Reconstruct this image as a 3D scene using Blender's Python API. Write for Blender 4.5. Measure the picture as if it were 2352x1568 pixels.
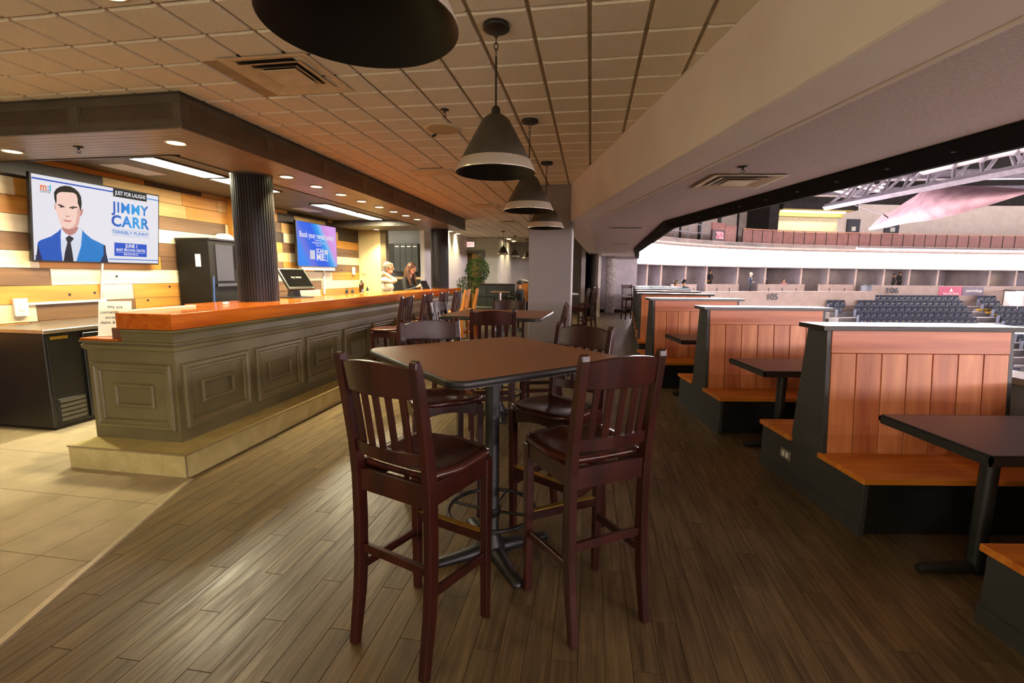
import bpy, bmesh, math, random
from mathutils import Vector, Matrix
random.seed(7)
PI = math.pi
scene = bpy.context.scene
COL = scene.collection
for _o in list(bpy.data.objects):
    bpy.data.objects.remove(_o)

# ------------------------------------------------------------ camera
CAM_F, CAM_P, CAM_R, TH = 1078.6, 0.14057, -0.009346, 0.16336
cp_, sp_ = math.cos(CAM_P), math.sin(CAM_P)
c_, s_ = math.cos(CAM_R), math.sin(CAM_R)
rt = Vector((1, 0, 0)); fw = Vector((0, cp_, -sp_)); dn = Vector((0, -sp_, -cp_))
RX = c_ * rt + s_ * dn
RY = -s_ * rt + c_ * dn
cam_d = bpy.data.cameras.new('camera'); cam = bpy.data.objects.new('camera', cam_d); COL.objects.link(cam)
cam_d.sensor_fit = 'HORIZONTAL'; cam_d.sensor_width = 36.0
cam_d.lens = 36.0 * CAM_F / 2352.0
cam_d.clip_start = 0.05; cam_d.clip_end = 400
M = Matrix((RX, -RY, -fw)).transposed().to_4x4()
M.translation = Vector((0, 0, 1.5))
cam.matrix_world = M
scene.camera = cam

# ------------------------------------------------------------ light set-up
w = bpy.data.worlds.new('world'); scene.world = w; w.use_nodes = True
w.node_tree.nodes['Background'].inputs[0].default_value = (1.0, 0.88, 0.64, 1)
w.node_tree.nodes['Background'].inputs[1].default_value = 1.7
vs = scene.view_settings
vs.view_transform = 'Standard'; vs.look = 'None'; vs.gamma = 1.0; vs.use_curve_mapping = False
vs.exposure = 0.8
RIBBON_E = 46.0          # arena ribbon board
CANOPY_E = 25.0
CANOPY_W = 170.0
BACKBAR_E = 62.0
ROOM_E = 110.0
ARENA_E = 130.0
WARM = (1.0, 0.74, 0.36)
WARM2 = (1.0, 0.86, 0.47)
scene.cycles.max_bounces = 7
scene.cycles.diffuse_bounces = 4
scene.cycles.glossy_bounces = 3
scene.cycles.transmission_bounces = 4
scene.cycles.sample_clamp_indirect = 4.0
scene.cycles.caustics_reflective = False
scene.cycles.caustics_refractive = False

# ------------------------------------------------------------ helpers
CT, ST = math.cos(TH), math.sin(TH)
def bw(t, s, z=0.0):
    """bar frame (t to the right of the bar, s along it) to world"""
    return Vector((s * ST + t * CT, s * CT - t * ST, z))
BR = -TH

def srgb(r, g, b):
    f = lambda c: (c / 255 / 12.92) if c / 255 <= 0.04045 else ((c / 255 + 0.055) / 1.055) ** 2.4
    return (f(r), f(g), f(b))

MATS = {}
def mat(name, c1, c2=None, scale=8.0, rough=0.5, metal=0.0, bump=0.0, stretch=(1, 1, 1), detail=3.0, spec=0.5, coat=0.0, lo=0.35, hi=0.65):
    """principled material whose colour wanders between two tones in object space"""
    if name in MATS: return MATS[name]
    m = bpy.data.materials.new(name); m.use_nodes = True
    nt = m.node_tree; b = nt.nodes['Principled BSDF']
    if c2 is None: c2 = tuple(max(0, x * 0.86) for x in c1)
    tc = nt.nodes.new('ShaderNodeTexCoord'); mp = nt.nodes.new('ShaderNodeMapping')
    mp.inputs['Scale'].default_value = stretch
    nz = nt.nodes.new('ShaderNodeTexNoise'); nz.inputs['Scale'].default_value = scale; nz.inputs['Detail'].default_value = detail
    rp = nt.nodes.new('ShaderNodeValToRGB')
    rp.color_ramp.elements[0].position = lo; rp.color_ramp.elements[1].position = hi
    rp.color_ramp.elements[0].color = (*c2, 1); rp.color_ramp.elements[1].color = (*c1, 1)
    L = nt.links.new
    L(tc.outputs['Object'], mp.inputs[0]); L(mp.outputs[0], nz.inputs['Vector']); L(nz.outputs[0], rp.inputs[0]); L(rp.outputs[0], b.inputs['Base Color'])
    b.inputs['Roughness'].default_value = rough; b.inputs['Metallic'].default_value = metal
    b.inputs['Specular IOR Level'].default_value = spec
    if coat: b.inputs['Coat Weight'].default_value = coat; b.inputs['Coat Roughness'].default_value = 0.1
    if bump:
        bp = nt.nodes.new('ShaderNodeBump'); bp.inputs['Strength'].default_value = bump; bp.inputs['Distance'].default_value = 0.01
        L(nz.outputs[0], bp.inputs['Height']); L(bp.outputs[0], b.inputs['Normal'])
    MATS[name] = m
    return m

def emis(name, col, strength):
    if name in MATS: return MATS[name]
    m = bpy.data.materials.new(name); m.use_nodes = True
    b = m.node_tree.nodes['Principled BSDF']
    b.inputs['Base Color'].default_value = (0.004, 0.004, 0.004, 1); b.inputs['Specular IOR Level'].default_value = 0.1; b.inputs['Roughness'].default_value = 0.6
    b.inputs['Emission Color'].default_value = (*col, 1); b.inputs['Emission Strength'].default_value = strength
    MATS[name] = m
    return m

class MB:
    """collects faces; build() links them as one mesh object"""
    def __init__(s): s.v = []; s.f = []; s.sm = []; s.mi = []; s.m = None; s.cm = 0
    def add(s, vs, fs, smooth=False):
        o = len(s.v)
        if s.m is not None: vs = [s.m @ Vector(p) for p in vs]
        s.v += [tuple(p) for p in vs]
        for f in fs: s.f.append([o + i for i in f]); s.sm.append(smooth); s.mi.append(s.cm)
        return s
    def hexa(s, p):
        return s.add(p, [(0, 3, 2, 1), (4, 5, 6, 7), (0, 1, 5, 4), (1, 2, 6, 5), (2, 3, 7, 6), (3, 0, 4, 7)])
    def box(s, x0, x1, y0, y1, z0, z1):
        return s.hexa([(x0, y0, z0), (x1, y0, z0), (x1, y1, z0), (x0, y1, z0), (x0, y0, z1), (x1, y0, z1), (x1, y1, z1), (x0, y1, z1)])
    def cbox(s, x, y, z, dx, dy, dz):
        return s.box(x - dx / 2, x + dx / 2, y - dy / 2, y + dy / 2, z - dz / 2, z + dz / 2)
    def prism(s, poly, a0, a1, axis='z'):
        n = len(poly)
        g = {'z': lambda p, a: (p[0], p[1], a), 'x': lambda p, a: (a, p[0], p[1]), 'y': lambda p, a: (p[0], a, p[1])}[axis]
        vs = [g(p, a0) for p in poly] + [g(p, a1) for p in poly]
        fs = [list(range(n))[::-1], list(range(n, 2 * n))] + [(i, (i + 1) % n, n + (i + 1) % n, n + i) for i in range(n)]
        return s.add(vs, fs)
    def lathe(s, prof, n=24, c=(0, 0, 0), smooth=True, cap=True):
        vs = []; fs = []
        for r, z in prof:
            for i in range(n):
                a = 2 * PI * i / n; vs.append((c[0] + r * math.cos(a), c[1] + r * math.sin(a), c[2] + z))
        for k in range(len(prof) - 1):
            for i in range(n):
                j = (i + 1) % n; fs.append((k * n + i, k * n + j, (k + 1) * n + j, (k + 1) * n + i))
        s.add(vs, fs, smooth)
        if cap:
            s.add(vs[:n], [list(range(n))[::-1]]); s.add(vs[-n:], [list(range(n))])
        return s
    def tube(s, pts, r, n=8, cap=True, smooth=True, closed=False):
        pts = [Vector(p) for p in pts]; k = len(pts)
        rs = r if isinstance(r, (list, tuple)) else [r] * k
        vs = []; fs = []; up = None
        for i, p in enumerate(pts):
            if closed: t = (pts[(i + 1) % k] - pts[i - 1]).normalized()
            else: t = (pts[min(i + 1, k - 1)] - pts[max(i - 1, 0)]).normalized()
            if up is None:
                up = Vector((0, 0, 1)) if abs(t.z) < 0.9 else Vector((1, 0, 0))
            a = t.cross(up); a.normalize(); b = t.cross(a); b.normalize(); up = -b if False else a.cross(t)
            for j in range(n):
                q = 2 * PI * j / n; vs.append(p + rs[i] * (math.cos(q) * a + math.sin(q) * b))
        for i in range(k if closed else k - 1):
            i2 = (i + 1) % k
            for j in range(n):
                j2 = (j + 1) % n; fs.append((i * n + j, i2 * n + j, i2 * n + j2, i * n + j2))
        s.add(vs, fs, smooth)
        if cap and not closed:
            s.add(vs[:n], [list(range(n))]); s.add(vs[-n:], [list(range(n))[::-1]])
        return s
    def sweep(s, path, w, d):
        """rectangular bar of width w (x) following a path of (x, y, z) in a y-z plane; d is a number or a list of depths"""
        vs = []; k = len(path); ds = d if isinstance(d, (list, tuple)) else [d] * k
        for i, p in enumerate(path):
            a = Vector(path[max(i - 1, 0)]); b = Vector(path[min(i + 1, k - 1)]); t = (b - a).normalized()
            nrm = Vector((0, t.z, -t.y)); P = Vector(p); e = ds[i] / 2
            for sx, sn in ((-1, -1), (1, -1), (1, 1), (-1, 1)):
                vs.append(P + Vector((sx * w / 2, 0, 0)) + nrm * (sn * e))
        fs = [(0, 1, 2, 3), tuple(4 * (k - 1) + q for q in (3, 2, 1, 0))]
        for i in range(k - 1):
            for j in range(4):
                j2 = (j + 1) % 4; fs.append((4 * i + j2, 4 * i + j, 4 * i + 4 + j, 4 * i + 4 + j2))
        return s.add(vs, fs)
    def sphere(s, c, r, n=12, m=8, sc=(1, 1, 1)):
        vs = [(c[0], c[1], c[2] - r * sc[2])]
        for i in range(1, m):
            a = PI * i / m - PI / 2
            for j in range(n):
                q = 2 * PI * j / n; vs.append((c[0] + r * sc[0] * math.cos(a) * math.cos(q), c[1] + r * sc[1] * math.cos(a) * math.sin(q), c[2] + r * sc[2] * math.sin(a)))
        vs.append((c[0], c[1], c[2] + r * sc[2])); fs = []
        for j in range(n): fs.append((0, 1 + (j + 1) % n, 1 + j)); fs.append((len(vs) - 1, len(vs) - 1 - n + j, len(vs) - 1 - n + (j + 1) % n))
        for i in range(m - 2):
            for j in range(n):
                j2 = (j + 1) % n; fs.append((1 + i * n + j, 1 + i * n + j2, 1 + (i + 1) * n + j2, 1 + (i + 1) * n + j))
        return s.add(vs, fs, True)
    def frame(s, x0, x1, z0, z1, w, y0, y1):
        """picture-frame moulding in the x-z plane, from y0 (back) to y1 (front)"""
        s.box(x0, x1, min(y0, y1), max(y0, y1), z0, z0 + w); s.box(x0, x1, min(y0, y1), max(y0, y1), z1 - w, z1)
        s.box(x0, x0 + w, min(y0, y1), max(y0, y1), z0 + w, z1 - w); s.box(x1 - w, x1, min(y0, y1), max(y0, y1), z0 + w, z1 - w)
        return s
    def mesh(s, name, mats, bevel=0.0, seg=1):
        me = bpy.data.meshes.new(name); me.from_pydata(s.v, [], s.f)
        me.polygons.foreach_set('use_smooth', s.sm)
        for m in (mats if isinstance(mats, (list, tuple)) else [mats]): me.materials.append(m)
        if any(s.mi): me.polygons.foreach_set('material_index', s.mi)
        if bevel:
            bm = bmesh.new(); bm.from_mesh(me)
            bmesh.ops.remove_doubles(bm, verts=bm.verts, dist=1e-5)
            ed = [e for e in bm.edges if len(e.link_faces) == 2 and e.calc_face_angle(0) > 0.5]
            bmesh.ops.bevel(bm, geom=ed, offset=bevel, offset_type='OFFSET', segments=seg, profile=0.5, affect='EDGES', clamp_overlap=True)
            bm.to_mesh(me); bm.free()
        me.update()
        return me
    def build(s, name, mats, parent=None, bevel=0.0, loc=None, rz=0.0, label=None, kind=None, seg=1):
        return link(name, s.mesh(name, mats, bevel, seg), parent, loc, rz, label, kind)

def link(name, me, parent=None, loc=None, rz=0.0, label=None, kind=None):
    o = bpy.data.objects.new(name, me); COL.objects.link(o)
    if parent: o.parent = parent
    if loc is not None: o.location = loc
    if rz: o.rotation_euler = (0, 0, rz)
    if label: o['label'] = label
    if kind: o['kind'] = kind
    return o

def thing(name, label, cat, loc=(0, 0, 0), rz=0.0, group=None):
    o = bpy.data.objects.new(name, None); COL.objects.link(o)
    o.location = loc; o.rotation_euler = (0, 0, rz); o.empty_display_size = 0.1
    o['label'] = label; o['category'] = cat
    if group: o['group'] = group
    return o

def tag(o, label, cat, group=None):
    o['label'] = label; o['category'] = cat
    if group: o['group'] = group
    return o

def dup(root, label, loc, rz=0.0, group=None):
    r = root.copy(); COL.objects.link(r); r.location = loc; r.rotation_euler = (0, 0, rz); r['label'] = label
    if group: r['group'] = group
    for ch in list(root.children):
        c = ch.copy(); COL.objects.link(c); c.parent = r
        for g in list(ch.children):
            d = g.copy(); COL.objects.link(d); d.parent = c
    return r

def struct(o, label=None):
    o['kind'] = 'structure'
    if label: o['label'] = label
    return o

def text(name, body, size, material, parent, loc, rot, bold=0.0, ax='CENTER', spacing=1.0, width=None, thick=0.0):
    cu = bpy.data.curves.new(name, 'FONT'); cu.body = body; cu.size = size; cu.align_x = ax; cu.align_y = 'CENTER'
    cu.offset = bold; cu.space_character = spacing; cu.extrude = thick; cu.resolution_u = 3
    tmp = bpy.data.objects.new(name, cu); COL.objects.link(tmp)
    bpy.context.view_layer.update()
    me = bpy.data.meshes.new_from_object(tmp.evaluated_get(bpy.context.evaluated_depsgraph_get()))
    bpy.data.objects.remove(tmp); bpy.data.curves.remove(cu)
    me.name = name; me.materials.clear(); me.materials.append(material)
    if width:
        xs = [v.co.x for v in me.vertices]
        if xs:
            k = width / (max(xs) - min(xs)); mid = (max(xs) + min(xs)) / 2
            for v in me.vertices: v.co.x = (v.co.x - (mid if ax == 'CENTER' else 0)) * k
    o = link(name, me, parent); o.location = loc; o.rotation_euler = rot
    return o

# ------------------------------------------------------------ materials
def plank_floor_mat():
    m = bpy.data.materials.new('floor_planks'); m.use_nodes = True
    nt = m.node_tree; b = nt.nodes['Principled BSDF']; L = nt.links.new
    def math_(op, a, bb=None):
        n = nt.nodes.new('ShaderNodeMath'); n.operation = op
        for i, x in enumerate((a, bb)):
            if x is None: continue
            if isinstance(x, (int, float)): n.inputs[i].default_value = x
            else: L(x, n.inputs[i])
        return n.outputs[0]
    g = nt.nodes.new('ShaderNodeNewGeometry')
    vr = nt.nodes.new('ShaderNodeVectorRotate'); vr.rotation_type = 'Z_AXIS'; vr.inputs['Angle'].default_value = TH
    L(g.outputs['Position'], vr.inputs['Vector'])
    sx = nt.nodes.new('ShaderNodeSeparateXYZ'); L(vr.outputs[0], sx.inputs[0])
    k = math_('FLOOR', math_('DIVIDE', math_('ADD', sx.outputs['X'], 2.102), 0.105))
    off = math_('MULTIPLY', math_('FLOORED_MODULO', k, 3.0), 0.289)
    row = math_('FLOOR', math_('DIVIDE', math_('SUBTRACT', math_('SUBTRACT', sx.outputs['Y'], 1.377), off), 0.9))
    cx = nt.nodes.new('ShaderNodeCombineXYZ'); L(k, cx.inputs[0]); L(row, cx.inputs[1])
    wn = nt.nodes.new('ShaderNodeTexWhiteNoise'); wn.noise_dimensions = '2D'; L(cx.outputs[0], wn.inputs['Vector'])
    # grain, shifted per plank
    ad = nt.nodes.new('ShaderNodeVectorMath'); ad.operation = 'MULTIPLY_ADD'
    L(wn.outputs['Color'], ad.inputs[0]); ad.inputs[1].default_value = (7, 7, 7); L(vr.outputs[0], ad.inputs[2])
    mp = nt.nodes.new('ShaderNodeMapping'); mp.inputs['Scale'].default_value = (60, 3.2, 1); L(ad.outputs[0], mp.inputs[0])
    nz = nt.nodes.new('ShaderNodeTexNoise'); nz.inputs['Scale'].default_value = 1.0; nz.inputs['Detail'].default_value = 5; nz.inputs['Distortion'].default_value = 0.4
    L(mp.outputs[0], nz.inputs['Vector'])
    mp2 = nt.nodes.new('ShaderNodeMapping'); mp2.inputs['Scale'].default_value = (9, 1.6, 1); L(ad.outputs[0], mp2.inputs[0])
    nz2 = nt.nodes.new('ShaderNodeTexNoise'); nz2.inputs['Scale'].default_value = 1.0; nz2.inputs['Detail'].default_value = 3; L(mp2.outputs[0], nz2.inputs['Vector'])
    s = math_('ADD', math_('ADD', math_('MULTIPLY', nz.outputs[0], 0.75), math_('MULTIPLY', nz2.outputs[0], 0.55)), math_('MULTIPLY', wn.outputs['Value'], 0.12))
    rp = nt.nodes.new('ShaderNodeValToRGB'); e = rp.color_ramp.elements
    e[0].position = 0.48; e[0].color = (*srgb(70, 56, 39), 1); e[1].position = 0.98; e[1].color = (*srgb(124, 105, 75), 1)
    x = e.new(0.72); x.color = (*srgb(98, 81, 56), 1)
    L(s, rp.inputs[0]); L(rp.outputs[0], b.inputs['Base Color'])
    rr = nt.nodes.new('ShaderNodeMapRange'); rr.inputs[1].default_value = 0.3; rr.inputs[2].default_value = 0.7; rr.inputs[3].default_value = 0.52; rr.inputs[4].default_value = 0.30
    L(nz.outputs[0], rr.inputs[0]); L(rr.outputs[0], b.inputs['Roughness'])
    bp = nt.nodes.new('ShaderNodeBump'); bp.inputs['Strength'].default_value = 0.12; bp.inputs['Distance'].default_value = 0.004
    L(nz.outputs[0], bp.inputs['Height']); L(bp.outputs[0], b.inputs['Normal'])
    b.inputs['Specular IOR Level'].default_value = 0.4
    return m
FLOORM = plank_floor_mat()
def wood(name, c1, c2, rough=0.35, along='y', scale=6, bump=0.05, coat=0.0, lo=0.33, hi=0.68, spec=0.5):
    st = {'x': (0.12, 1.6, 1.6), 'y': (1.6, 0.12, 1.6), 'z': (1.6, 1.6, 0.12)}[along]
    return mat(name, c1, c2, scale * 2.2, rough, 0, bump, st, 5, spec, coat, lo, hi)
W_CHAIR = wood('mahogany_stain', srgb(60, 23, 15), srgb(40, 14, 10), 0.28, 'z', 6, 0.02)
W_CHAIR_SEAT = wood('mahogany_seat', srgb(72, 32, 22), srgb(46, 20, 15), 0.2, 'y', 5, 0.02)
W_OAK = wood('honey_oak', srgb(214, 140, 52), srgb(176, 98, 34), 0.35, 'z', 6, 0.03)
W_BAR = wood('varnished_pine', srgb(196, 106, 18), srgb(160, 70, 8), 0.12, 'y', 5, 0.02)
W_BARX = wood('varnished_pine_end', srgb(196, 106, 18), srgb(160, 70, 8), 0.16, 'x', 5, 0.02)
W_SEAT = wood('booth_seat_pine', srgb(220, 138, 46), srgb(186, 98, 26), 0.4, 'x', 5, 0.04)
W_BACKV = [wood('booth_back_plank_%s' % n, a, b, 0.45, 'z', 4, 0.05) for n, a, b in (('warm', srgb(216, 138, 84), srgb(178, 98, 56)), ('pale', srgb(224, 148, 94), srgb(190, 110, 66)), ('deep', srgb(206, 124, 74), srgb(164, 86, 50)))]
W_BACKH = wood('booth_back_rail', srgb(216, 134, 88), srgb(178, 96, 62), 0.45, 'x', 4, 0.05)
PL_CREAM = wood('plank_cream', srgb(240, 224, 186), srgb(220, 196, 150), 0.5, 'y', 3, 0.05)
PL_OCHRE = wood('plank_ochre', srgb(212, 150, 66), srgb(180, 116, 46), 0.5, 'y', 3, 0.05)
PL_UMBER = wood('plank_umber', srgb(128, 94, 64), srgb(92, 64, 42), 0.55, 'y', 3, 0.05)
PL_DARK = wood('plank_dark', srgb(62, 46, 36), srgb(42, 30, 24), 0.55, 'y', 3, 0.05)
PL_TAN = wood('plank_tan', srgb(214, 176, 116), srgb(180, 138, 84), 0.5, 'y', 3, 0.05)
M_TILE = mat('floor_tile', srgb(166, 152, 128), srgb(150, 138, 114), 5, 0.38, bump=0.02)
M_GROUT = mat('tile_grout', srgb(110, 96, 74), srgb(92, 80, 62), 20, 0.8)
M_STEP = mat('plinth_tile', srgb(200, 186, 128), srgb(180, 166, 108), 9, 0.42, bump=0.03, detail=6)
M_STEPTRIM = mat('plinth_trim', srgb(150, 132, 92), None, 9, 0.35)
M_BARPAINT = mat('bar_paint_olive_grey', srgb(116, 107, 72), srgb(104, 95, 62), 3, 0.42)
M_CANOPY = mat('canopy_paint_charcoal', srgb(86, 78, 66), srgb(74, 66, 56), 4, 0.4)
M_CANOPY_P = mat('canopy_panel_brown', srgb(74, 62, 50), srgb(62, 52, 42), 4, 0.45)
M_SOFFIT = mat('canopy_soffit_paint', srgb(140, 130, 118), srgb(128, 118, 106), 4, 0.4)
M_INNERCEIL = mat('backbar_ceiling_paint', srgb(104, 96, 82), srgb(92, 84, 72), 3, 0.6)
M_BLACK = mat('black_satin', (0.012, 0.011, 0.010), (0.008, 0.008, 0.008), 6, 0.4)
M_BLACKG = mat('black_gloss', (0.010, 0.010, 0.011), (0.006, 0.006, 0.007), 6, 0.3)
M_IRON = mat('black_iron', (0.016, 0.015, 0.014), (0.010, 0.010, 0.010), 40, 0.45, bump=0.05)
M_BRONZE = mat('dark_bronze', (0.030, 0.024, 0.018), (0.018, 0.014, 0.011), 20, 0.42, 0.3)
M_STEEL = mat('brushed_steel', (0.72, 0.66, 0.56), (0.56, 0.50, 0.42), 60, 0.3, 0.75, stretch=(1, 1, 12))
M_STAINLESS = mat('stainless_top', (0.55, 0.50, 0.44), (0.45, 0.41, 0.36), 30, 0.3, 0.9, stretch=(1, 8, 1))
M_BRASS = mat('brass_strip', (0.75, 0.50, 0.10), (0.60, 0.38, 0.07), 30, 0.3, 0.9)
M_CEILTILE = mat('acoustic_tile', srgb(244, 232, 210), srgb(228, 214, 190), 160, 0.9, bump=0.25, detail=2)
M_CEILGRID = mat('ceiling_grid', srgb(168, 150, 122), srgb(150, 134, 108), 10, 0.8)
M_BEAM = mat('bulkhead_paint', srgb(236, 224, 212), srgb(228, 214, 202), 2, 0.7)
M_LOWSOFFIT = mat('arena_soffit_stipple', srgb(214, 200, 196), srgb(194, 180, 176), 70, 0.9, bump=0.3)
M_PILLAR = mat('pillar_paint_grey', srgb(132, 124, 122), srgb(124, 116, 114), 60, 0.75, bump=0.08)
M_WALL = mat('wall_paint_cream', srgb(206, 204, 186), srgb(198, 196, 178), 2, 0.75)
M_WALLG = mat('wall_paint_grey', srgb(150, 142, 142), srgb(142, 134, 134), 2, 0.75)
M_WALLW = mat('wall_paint_pale', srgb(214, 206, 204), srgb(202, 194, 192), 3, 0.75)
M_DIFF = mat('vent_enamel', srgb(214, 196, 162), srgb(200, 180, 146), 10, 0.45)
M_DARKHOLE = mat('vent_dark', (0.02, 0.017, 0.012), (0.012, 0.010, 0.008), 10, 0.8)
M_TABLE = mat('table_laminate', srgb(148, 100, 74), srgb(130, 86, 62), 220, 0.42, detail=2, spec=0.45)
M_TABLE_B = mat('booth_table_laminate', srgb(96, 66, 60), srgb(84, 56, 50), 180, 0.38, detail=2)
M_EDGE = mat('black_vinyl_edge', (0.018, 0.016, 0.015), (0.012, 0.011, 0.010), 80, 0.42)
M_BOOTH = mat('booth_charcoal_laminate', srgb(57, 56, 53), srgb(49, 48, 46), 90, 0.5, bump=0.03)
M_BOOTHCAP = mat('booth_cap_laminate', srgb(62, 56, 54), srgb(54, 48, 46), 60, 0.22)
M_WHITEPL = mat('white_plastic', srgb(236, 230, 214), srgb(226, 220, 204), 8, 0.4)
M_PAPER = mat('paper', srgb(240, 238, 230), srgb(232, 230, 222), 8, 0.8)
M_INK = mat('ink', (0.02, 0.02, 0.02), (0.015, 0.015, 0.015), 8, 0.7)
M_LEAF = mat('leaf_green', srgb(92, 122, 44), srgb(48, 78, 26), 3, 0.5)
M_LEAFY = mat('leaf_yellow', srgb(170, 150, 60), srgb(120, 120, 44), 3, 0.5)
M_BARK = mat('bark', srgb(96, 76, 54), srgb(70, 54, 38), 30, 0.8, bump=0.2)
M_SKIN = mat('skin', srgb(206, 152, 118), srgb(192, 138, 106), 6, 0.5)
M_NAVY = mat('navy_seat_plastic', srgb(18, 27, 54), srgb(13, 21, 44), 6, 0.7)
M_CONC = mat('arena_concrete', srgb(126, 120, 122), srgb(112, 106, 108), 3, 0.85)
M_YELLOW = mat('yellow_nosing', srgb(222, 172, 44), srgb(204, 152, 34), 6, 0.6)
M_FASCIA = mat('arena_fascia_paint', srgb(172, 152, 144), srgb(162, 142, 134), 2, 0.75)
M_RAIL = mat('arena_rail_panel', srgb(132, 84, 78), srgb(120, 74, 70), 3, 0.6)
M_SUITE = mat('suite_partition', srgb(140, 130, 140), srgb(128, 118, 128), 2, 0.8)
M_SUITEDK = mat('suite_dark', srgb(46, 36, 36), srgb(36, 28, 28), 2, 0.7)
M_TRUSS = mat('truss_steel_lilac', srgb(128, 120, 134), srgb(112, 104, 116), 3, 0.6, 0.0)
M_DUCT = mat('duct_galvanised', srgb(214, 204, 212), srgb(196, 186, 194), 3, 0.35, 0.4)
M_ROOF = mat('arena_roof_dark', srgb(50, 44, 44), srgb(38, 34, 34), 2, 0.9)
M_FABRIC = mat('banner_fabric', srgb(186, 150, 162), srgb(160, 124, 136), 2, 0.8, bump=0.3)
M_GLASSDK = mat('dark_glass', (0.015, 0.016, 0.02), (0.012, 0.012, 0.015), 3, 0.08)
# ------------------------------------------------------------ projection used only to pick which repeats are near and in view
CAMP = Vector((0, 0, 1.5))
def pix(P):
    d = Vector(P) - CAMP; e = d.dot(fw)
    if e < 0.1: return None
    return (1176 + CAM_F * d.dot(RX) / e, 784 + CAM_F * d.dot(RY) / e)
def inview(P, m=60):
    q = pix(P)
    return q is not None and -m < q[0] < 2352 + m and -m < q[1] < 1568 + m

# ------------------------------------------------------------ floor
fl = MB().box(-6.2, 3.25, -3.4, 21.5, -0.30, -0.004).build('floor', FLOORM, rz=BR)
struct(fl, 'grey-brown wood plank floor of the dining area')
def strip_t(s): return -2.303 + (s - 1.344) * (-2.834 + 2.303) / (2.835 - 1.344)
pl_me = MB().hexa([(-0.0518, -0.4488, -0.004), (0.0518, -0.4488, -0.004), (0.0518, 0.4488, -0.004), (-0.0518, 0.4488, -0.004), (-0.0512, -0.4482, 0), (0.0512, -0.4482, 0), (0.0512, 0.4482, 0), (-0.0512, 0.4482, 0)]).mesh('plank', FLOORM)
cands = []
for k in range(-14, 52):
    tc = -2.102 + 0.105 * (k + 0.5)
    for j in range(-2, 11):
        s0 = 1.377 + 0.289 * (k % 3) + 0.9 * j; sc_ = s0 + 0.45
        if sc_ < 0.3: continue
        if sc_ < 2.9 and tc < strip_t(min(s0 + 0.9, 2.83)) - 0.1: continue
        if sc_ >= 2.9 and tc < -2.93: continue
        if tc > 3.15: continue
        if not (inview(bw(tc, s0), 500) or inview(bw(tc, s0 + 0.9), 500)): continue
        vis = inview(bw(tc, s0), 20) or inview(bw(tc, s0 + 0.9), 20) or inview(bw(tc, sc_), 20)
        cands.append(((bw(tc, sc_) - Vector((0, 0.6, 0))).length + (0 if vis else 100), tc, sc_))
cands.sort()
rest = MB()
for n, (d, tc, s) in enumerate(cands):
    if n < 295: link('plank', pl_me, fl, (tc, s, 0))
    else: rest.hexa([(tc - 0.0518, s - 0.4488, -0.004), (tc + 0.0518, s - 0.4488, -0.004), (tc + 0.0518, s + 0.4488, -0.004), (tc - 0.0518, s + 0.4488, -0.004), (tc - 0.0512, s - 0.4482, 0), (tc + 0.0512, s - 0.4482, 0), (tc + 0.0512, s + 0.4482, 0), (tc - 0.0512, s + 0.4482, 0)])
rest.build('far_planks', FLOORM, fl, kind='stuff')

# tiled floor left of the diagonal strip
def clip(poly, a, b, c):
    out = []
    for i in range(len(poly)):
        p, q = poly[i], poly[(i + 1) % len(poly)]
        dp = a * p[0] + b * p[1] - c; dq = a * q[0] + b * q[1] - c
        if dp <= 0: out.append(p)
        if (dp < 0 < dq) or (dq < 0 < dp):
            u = dp / (dp - dq); out.append((p[0] + u * (q[0] - p[0]), p[1] + u * (q[1] - p[1])))
    return out
na, nb = (2.835 - 1.344), (2.834 - 2.303)
nl = math.hypot(na, nb); na /= nl; nb /= nl
cc = na * -2.303 + nb * 1.344
base_poly = clip([(-5.7, -1.2), (-1.0, -1.2), (-1.0, 2.86), (-2.86, 2.9), (-2.86, 6.2), (-5.7, 6.2)], na, nb, cc - 0.012) if False else None
poly = [(-5.72, -1.2), (strip_t(-1.2) - 0.02, -1.2), (strip_t(2.835) - 0.02, 2.835), (-2.88, 2.835), (-2.88, 6.2), (-5.72, 6.2)]
tf = MB().prism(poly, 0.0005, 0.004).build('floor', M_GROUT, rz=BR)
struct(tf, 'pale beige tiled floor at the end of the bar')
for i in range(-10, 12):
    t0 = -2.829 + 0.308 * i; t1 = t0 + 0.308
    for j in range(-5, 8):
        s0 = 1.864 + 0.588 * j; s1 = s0 + 0.588
        if t1 < -5.7 or s1 < -0.9 or s0 > 5.9: continue
        g = 0.0016
        P = [(max(t0, -5.7) + g, s0 + g), (t1 - g, s0 + g), (t1 - g, s1 - g), (max(t0, -5.7) + g, s1 - g)]
        P = clip(P, na, nb, cc - 0.012)
        if s0 >= 2.8: P = clip(P, 1, 0, -2.90)
        elif s1 > 2.84 and t1 > -2.88: P = clip(P, 0, 1, 2.832)
        if len(P) < 3: continue
        area = abs(sum(P[a][0] * P[(a + 1) % len(P)][1] - P[(a + 1) % len(P)][0] * P[a][1] for a in range(len(P)))) / 2
        if area < 0.002 or not any(inview(bw(p[0], p[1]), 1200) for p in P): continue
        MB().prism(P, 0.003, 0.008).build('tile', M_TILE, tf, bevel=0.0012)
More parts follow.
